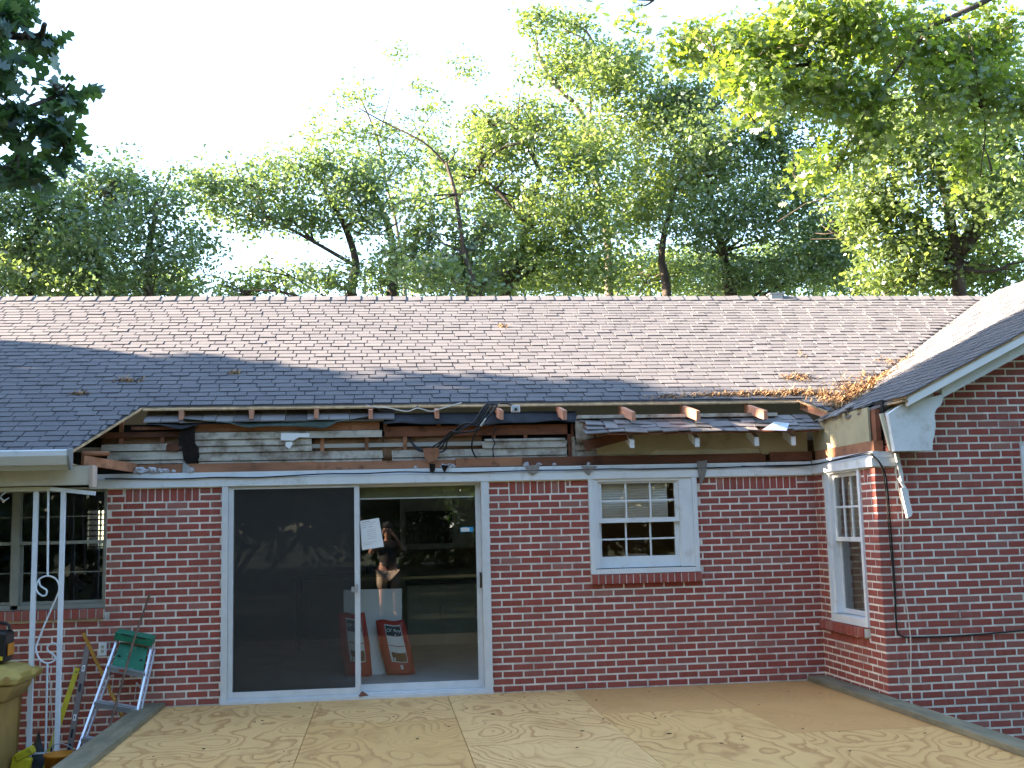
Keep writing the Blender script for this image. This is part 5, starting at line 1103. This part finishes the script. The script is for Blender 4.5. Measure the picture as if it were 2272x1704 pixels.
tree('tall_tree', 'tallest forked tree with pale trunk right of the middle', T('T6')[0], T('T6')[1], .13, 'leaf_bright', .118, 300, 6, 'pale_bark', group=G)
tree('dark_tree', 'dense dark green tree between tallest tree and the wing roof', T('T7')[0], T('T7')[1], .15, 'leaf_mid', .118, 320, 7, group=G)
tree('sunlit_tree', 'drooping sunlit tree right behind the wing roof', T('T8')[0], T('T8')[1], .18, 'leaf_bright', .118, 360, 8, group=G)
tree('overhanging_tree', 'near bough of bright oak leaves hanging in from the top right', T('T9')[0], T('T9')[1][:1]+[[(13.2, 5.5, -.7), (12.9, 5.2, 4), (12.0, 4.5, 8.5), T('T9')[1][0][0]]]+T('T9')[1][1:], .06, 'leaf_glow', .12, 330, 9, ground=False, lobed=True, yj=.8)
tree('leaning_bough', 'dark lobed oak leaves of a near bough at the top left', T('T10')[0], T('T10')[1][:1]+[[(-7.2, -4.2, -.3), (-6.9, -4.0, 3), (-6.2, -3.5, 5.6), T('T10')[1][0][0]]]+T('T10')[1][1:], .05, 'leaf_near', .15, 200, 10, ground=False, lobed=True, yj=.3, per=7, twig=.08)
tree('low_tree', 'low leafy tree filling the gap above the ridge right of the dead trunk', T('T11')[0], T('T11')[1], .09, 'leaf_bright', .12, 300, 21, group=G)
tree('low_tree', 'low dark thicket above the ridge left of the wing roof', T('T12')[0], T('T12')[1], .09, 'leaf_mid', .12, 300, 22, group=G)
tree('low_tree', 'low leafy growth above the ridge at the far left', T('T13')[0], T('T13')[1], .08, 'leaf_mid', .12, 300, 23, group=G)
# trees of the yard to the left: they throw the evening shade over wall, deck and lower roof
SE1 = np.array([-TOSUN.y, TOSUN.x, 0.]); SE1 /= -np.linalg.norm(SE1); SE2 = np.cross(np.array(TOSUN), SE1); SE2 *= np.sign(SE2[2])
EDGE = [(-2, 4.6), (0, 3.2), (1.859, 1.753), (2.124, 1.538), (2.39, 1.358), (2.68, 1.238), (2.95, 1.121), (3.5, .904), (3.93, .70), (4.6, .62), (5.03, .43), (5.9, .37), (8, .2), (14, -.6)]
def shade_keep(P):
    """trims a crown to the wanted shadow edge on the roof and cuts sun holes"""
    q1, q2 = P@SE1, P@SE2; ok = q1 < np.interp(q2, [a for a, b in EDGE], [b for a, b in EDGE])-.06
    S = np.array(TOSUN)
    for q, r_ in (((4.37, -1.37, 1.92), .34), ((4.37, -1.40, 1.68), .22), ((3.10, -.25, 2.68), .24), ((3.80, -.25, 2.68), .28), ((4.85, .15, 2.87), .30), ((1.16, -.1, 2.68), .22), ((4.4, -1.42, 2.15), .30), ((0, -11.3, .6), .6), ((0, -11.3, 1.3), .6)):  # holes cut through the crowns so sun patches land where wanted
        d = P-np.array(q); t = d@S; ok &= ~((np.linalg.norm(d-t[:, None]*S, axis=1) < r_) & (t > 2))
    return ok
def edge_clumps(seed):  # foliage wall added along the wanted shadow edge
    rs = np.random.default_rng(seed); out = []
    for z in np.arange(2.5, 13.6, .8):
        for k in range(5):
            x = rs.uniform(-15.5, -12); r_ = rs.uniform(.9, 1.3); h_ = np.array([x, 0, z]); q2 = h_@SE2; y = (np.interp(q2, [a for a, b in EDGE], [b for a, b in EDGE])-SE1[0]*x)/SE1[1]-r_*.6-k*1.15
            out.append((x, y, z, r_, r_*.9))
    for k in range(46): out.append((rs.uniform(-15, -11.5), rs.uniform(-7, .5), rs.uniform(2.8, 9.5), rs.uniform(1, 1.4), rs.uniform(.9, 1.2)))  # more unseen foliage added to close sun gaps over the deck
    return out
def yard_tree(label, cx, cy, hz, r, seed, keep=None, dens=26, extra=()):
    rs = np.random.default_rng(seed); cl = []
    for i in range(26):
        z = rs.uniform(2.0, hz); f = math.sqrt(max(.12, 1-((z-.45*hz)/(.62*hz))**2)); a = rs.uniform(0, 2*math.pi); q = r*f*math.sqrt(rs.uniform(0, 1))
        cl.append((cx+q*math.cos(a), cy+q*math.sin(a), z, rs.uniform(1.3, 2.0), rs.uniform(1.0, 1.6)))
    cl += list(extra)
    tree('yard_tree', label, cl, [[(cx, cy, -.5), (cx+.1, cy, hz*.4), (cx, cy+.1, hz*.8)]], .28, 'leaf_dark', .34, dens, seed, group='yard trees that shade the house', keep=keep, per=9, twig=.35)
yard_tree('tall dense tree standing in the yard left of the porch', -14, 0.2, 13.5, 3.6, 31, shade_keep, 36, edge_clumps(3))
yard_tree('tall dense tree in the yard left of the deck', -13.5, -5.5, 14, 4.0, 32, shade_keep)
yard_tree('leafy unseen tree added to keep stray sun off the deck', -10.5, -7.5, 8.5, 2.6, 40, shade_keep, 40)  # added out of view to block sun reaching the deck
yard_tree('tall dense tree added between yard trees to stop sun leaking through', -15.5, -8.5, 13.5, 3.6, 39, shade_keep, 30)  # added out of view to fill a light gap in the row
yard_tree('tall dense tree in the yard left of the photographer', -14, -17, 13.5, 4.2, 33)
yard_tree('tall dense tree beside the left rear of the house', -17, 14, 14, 4.5, 34)
yard_tree('broad tree across the garden behind the photographer', -5, -24, 15, 5, 35, None, 36)
yard_tree('broad tree across the garden opposite the glass door', 4, -27, 15, 5, 36, None, 36)
yard_tree('broad tree in the garden opposite the kitchen window', 12, -22, 15, 5, 37, None, 36)
yard_tree('broad tree in the garden right of the deck', 15, -11, 14, 4.5, 38, None, 36)
# far wood round the garden behind the camera: one mass
def far_wood():
    rs = np.random.default_rng(77); cl = []
    for i in range(300):
        a = rs.uniform(-1.35, 1.35)
        d = rs.uniform(34, 44); x, y = d*math.sin(a), -11-d*math.cos(a)*.8; cl.append((x, y, rs.uniform(.5, 15), rs.uniform(1.8, 3.2), rs.uniform(1.4, 2.4)))
    P = clump_points(cl, 22, rs, per=8, twig=.5, yj=1.5); me = leaf_mesh('woods', 'leaf_dark', P, .5, 77)
    o = bpy.data.objects.new('woods', me); link(o); o['kind'] = 'stuff'; o['label'] = 'dark wood edge far across the garden'; o['category'] = 'woods'
far_wood()

# ================================================================== the photographer, seen only as a reflection in the glass
def skin_mesh(name, mt, J, E, parent, sub=1):
    """J: {joint: (x, y, z, r)}, E: edges; grown with a Skin modifier"""
    ks = list(J); me = bpy.data.meshes.new(name); org = ORI[parent.name]
    me.from_pydata([tuple(Vector(J[k][:3])-org) for k in ks], [(ks.index(a), ks.index(b)) for a, b in E], [])
    o = bpy.data.objects.new(name, me); link(o, parent); o.modifiers.new('s', 'SKIN')
    for i, k in enumerate(ks): me.skin_vertices[0].data[i].radius = (J[k][3], J[k][3]); me.skin_vertices[0].data[i].use_root = (i == 0)
    o.modifiers.new('d', 'SUBSURF').levels = sub; o.modifiers['d'].render_levels = sub; me.materials.append(MATS[mt])
    dg = bpy.context.evaluated_depsgraph_get(); em = bpy.data.meshes.new_from_object(o.evaluated_get(dg)); o.modifiers.clear(); o.data = em
    em.polygons.foreach_set('use_smooth', [True]*len(em.polygons)); 
    if not em.materials: em.materials.append(MATS[mt])
    return o
PY, PX = -11.33, .10
ps = thing('person', 'person in cap, dark shirt and khaki shorts holding up a camera', 'person', (PX, PY, -.13))
J = {'pel': (PX, PY, .80, .15), 'waist': (PX, PY, .98, .13), 'chest': (PX, PY, 1.20, .155), 'neck0': (PX, PY+.01, 1.37, .075), 'neck': (PX, PY+.03, 1.43, .058), 'jaw': (PX, PY+.075, 1.51, .075), 'head': (PX, PY+.06, 1.59, .098), 'crown': (PX, PY+.05, 1.66, .075)}
E_ = [('pel', 'waist'), ('waist', 'chest'), ('chest', 'neck0'), ('neck0', 'neck'), ('neck', 'jaw'), ('jaw', 'head'), ('head', 'crown')]
for s, n in ((-1, 'l'), (1, 'r')):
    J.update({n+'sh': (PX+s*.19, PY, 1.31, .068), n+'el': (PX+s*.36, PY+.10, 1.14, .045), n+'wr': (PX+s*.13, PY+.20, 1.47, .031), n+'pa': (PX+s*.085, PY+.215, 1.54, .030),
              n+'hip': (PX+s*.10, PY, .74, .115), n+'kn': (PX+s*.12, PY+.02, .36, .065), n+'an': (PX+s*.13, PY-.01, -.03, .043), n+'toe': (PX+s*.15, PY+.15, -.085, .040)})
    E_ += [('chest', n+'sh'), (n+'sh', n+'el'), (n+'el', n+'wr'), (n+'wr', n+'pa'), ('pel', n+'hip'), (n+'hip', n+'kn'), (n+'kn', n+'an'), (n+'an', n+'toe')]
    for k, (dx, dz, l) in enumerate(((0, .055, 1), (.003, .04, 1.1), (.004, .02, 1.05), (.003, 0, .85))):
        J[n+'f%da' % k] = (PX+s*(.075+dx), PY+.235, 1.555+dz*.6, .0095); J[n+'f%db' % k] = (PX+s*(.055+dx-.012*l), PY+.238, 1.56+dz*.7, .0085); J[n+'f%dc' % k] = (PX+s*(.048+dx-.02*l), PY+.232, 1.56+dz*.72, .008)
        E_ += [(n+'pa', n+'f%da' % k), (n+'f%da' % k, n+'f%db' % k), (n+'f%db' % k, n+'f%dc' % k)]
    J[n+'ta'] = (PX+s*.07, PY+.19, 1.53, .0105); J[n+'tb'] = (PX+s*.045, PY+.185, 1.545, .0095); E_ += [(n+'pa', n+'ta'), (n+'ta', n+'tb')]
skin_mesh('body', 'skin', J, E_, ps)
skin_mesh('shirt', 'dark_shirt', {'a': (PX, PY, .76, .19), 'b': (PX, PY, 1.02, .165), 'c': (PX, PY, 1.22, .185), 'd': (PX, PY+.01, 1.36, .10), 'l': (PX-.20, PY, 1.31, .09), 'l2': (PX-.30, PY+.06, 1.22, .075), 'r': (PX+.20, PY, 1.31, .09), 'r2': (PX+.30, PY+.06, 1.22, .075)}, [('a', 'b'), ('b', 'c'), ('c', 'd'), ('c', 'l'), ('l', 'l2'), ('c', 'r'), ('r', 'r2')], ps)
skin_mesh('shorts', 'khaki', {'a': (PX, PY, .82, .175), 'l': (PX-.10, PY, .72, .14), 'l2': (PX-.12, PY+.01, .42, .11), 'r': (PX+.10, PY, .72, .14), 'r2': (PX+.12, PY+.01, .42, .11)}, [('a', 'l'), ('l', 'l2'), ('a', 'r'), ('r', 'r2')], ps)
m = lathe([(.105, 1.63), (.107, 1.66), (.085, 1.72), (.03, 1.745), (.0, 1.748)], (PX, PY+.05)); m.build('cap', 'dark_shirt', ps, True)
m = MB(); m.prism([(PX-.075, PY+.10), (PX+.075, PY+.10), (PX+.06, PY+.20), (PX, PY+.225), (PX-.06, PY+.20)], 'z', 1.645, 1.653); m.build('cap_peak', 'dark_shirt', ps)
hc = thing('pocket_camera', 'small silver camera held to the face of the person', 'camera', (PX, PY+.22, 1.55))
m = MB(); m.box(PX-.048, PX+.048, PY+.205, PY+.235, 1.552, 1.608); o = m.build('body', 'grey_metal', hc); o.modifiers.new('b', 'BEVEL').width = .006
m = MB(); m.tube([(PX, PY+.235, 1.579), (PX, PY+.258, 1.579)], .02, 14); m.build('lens_barrel', 'black_rubber', hc)
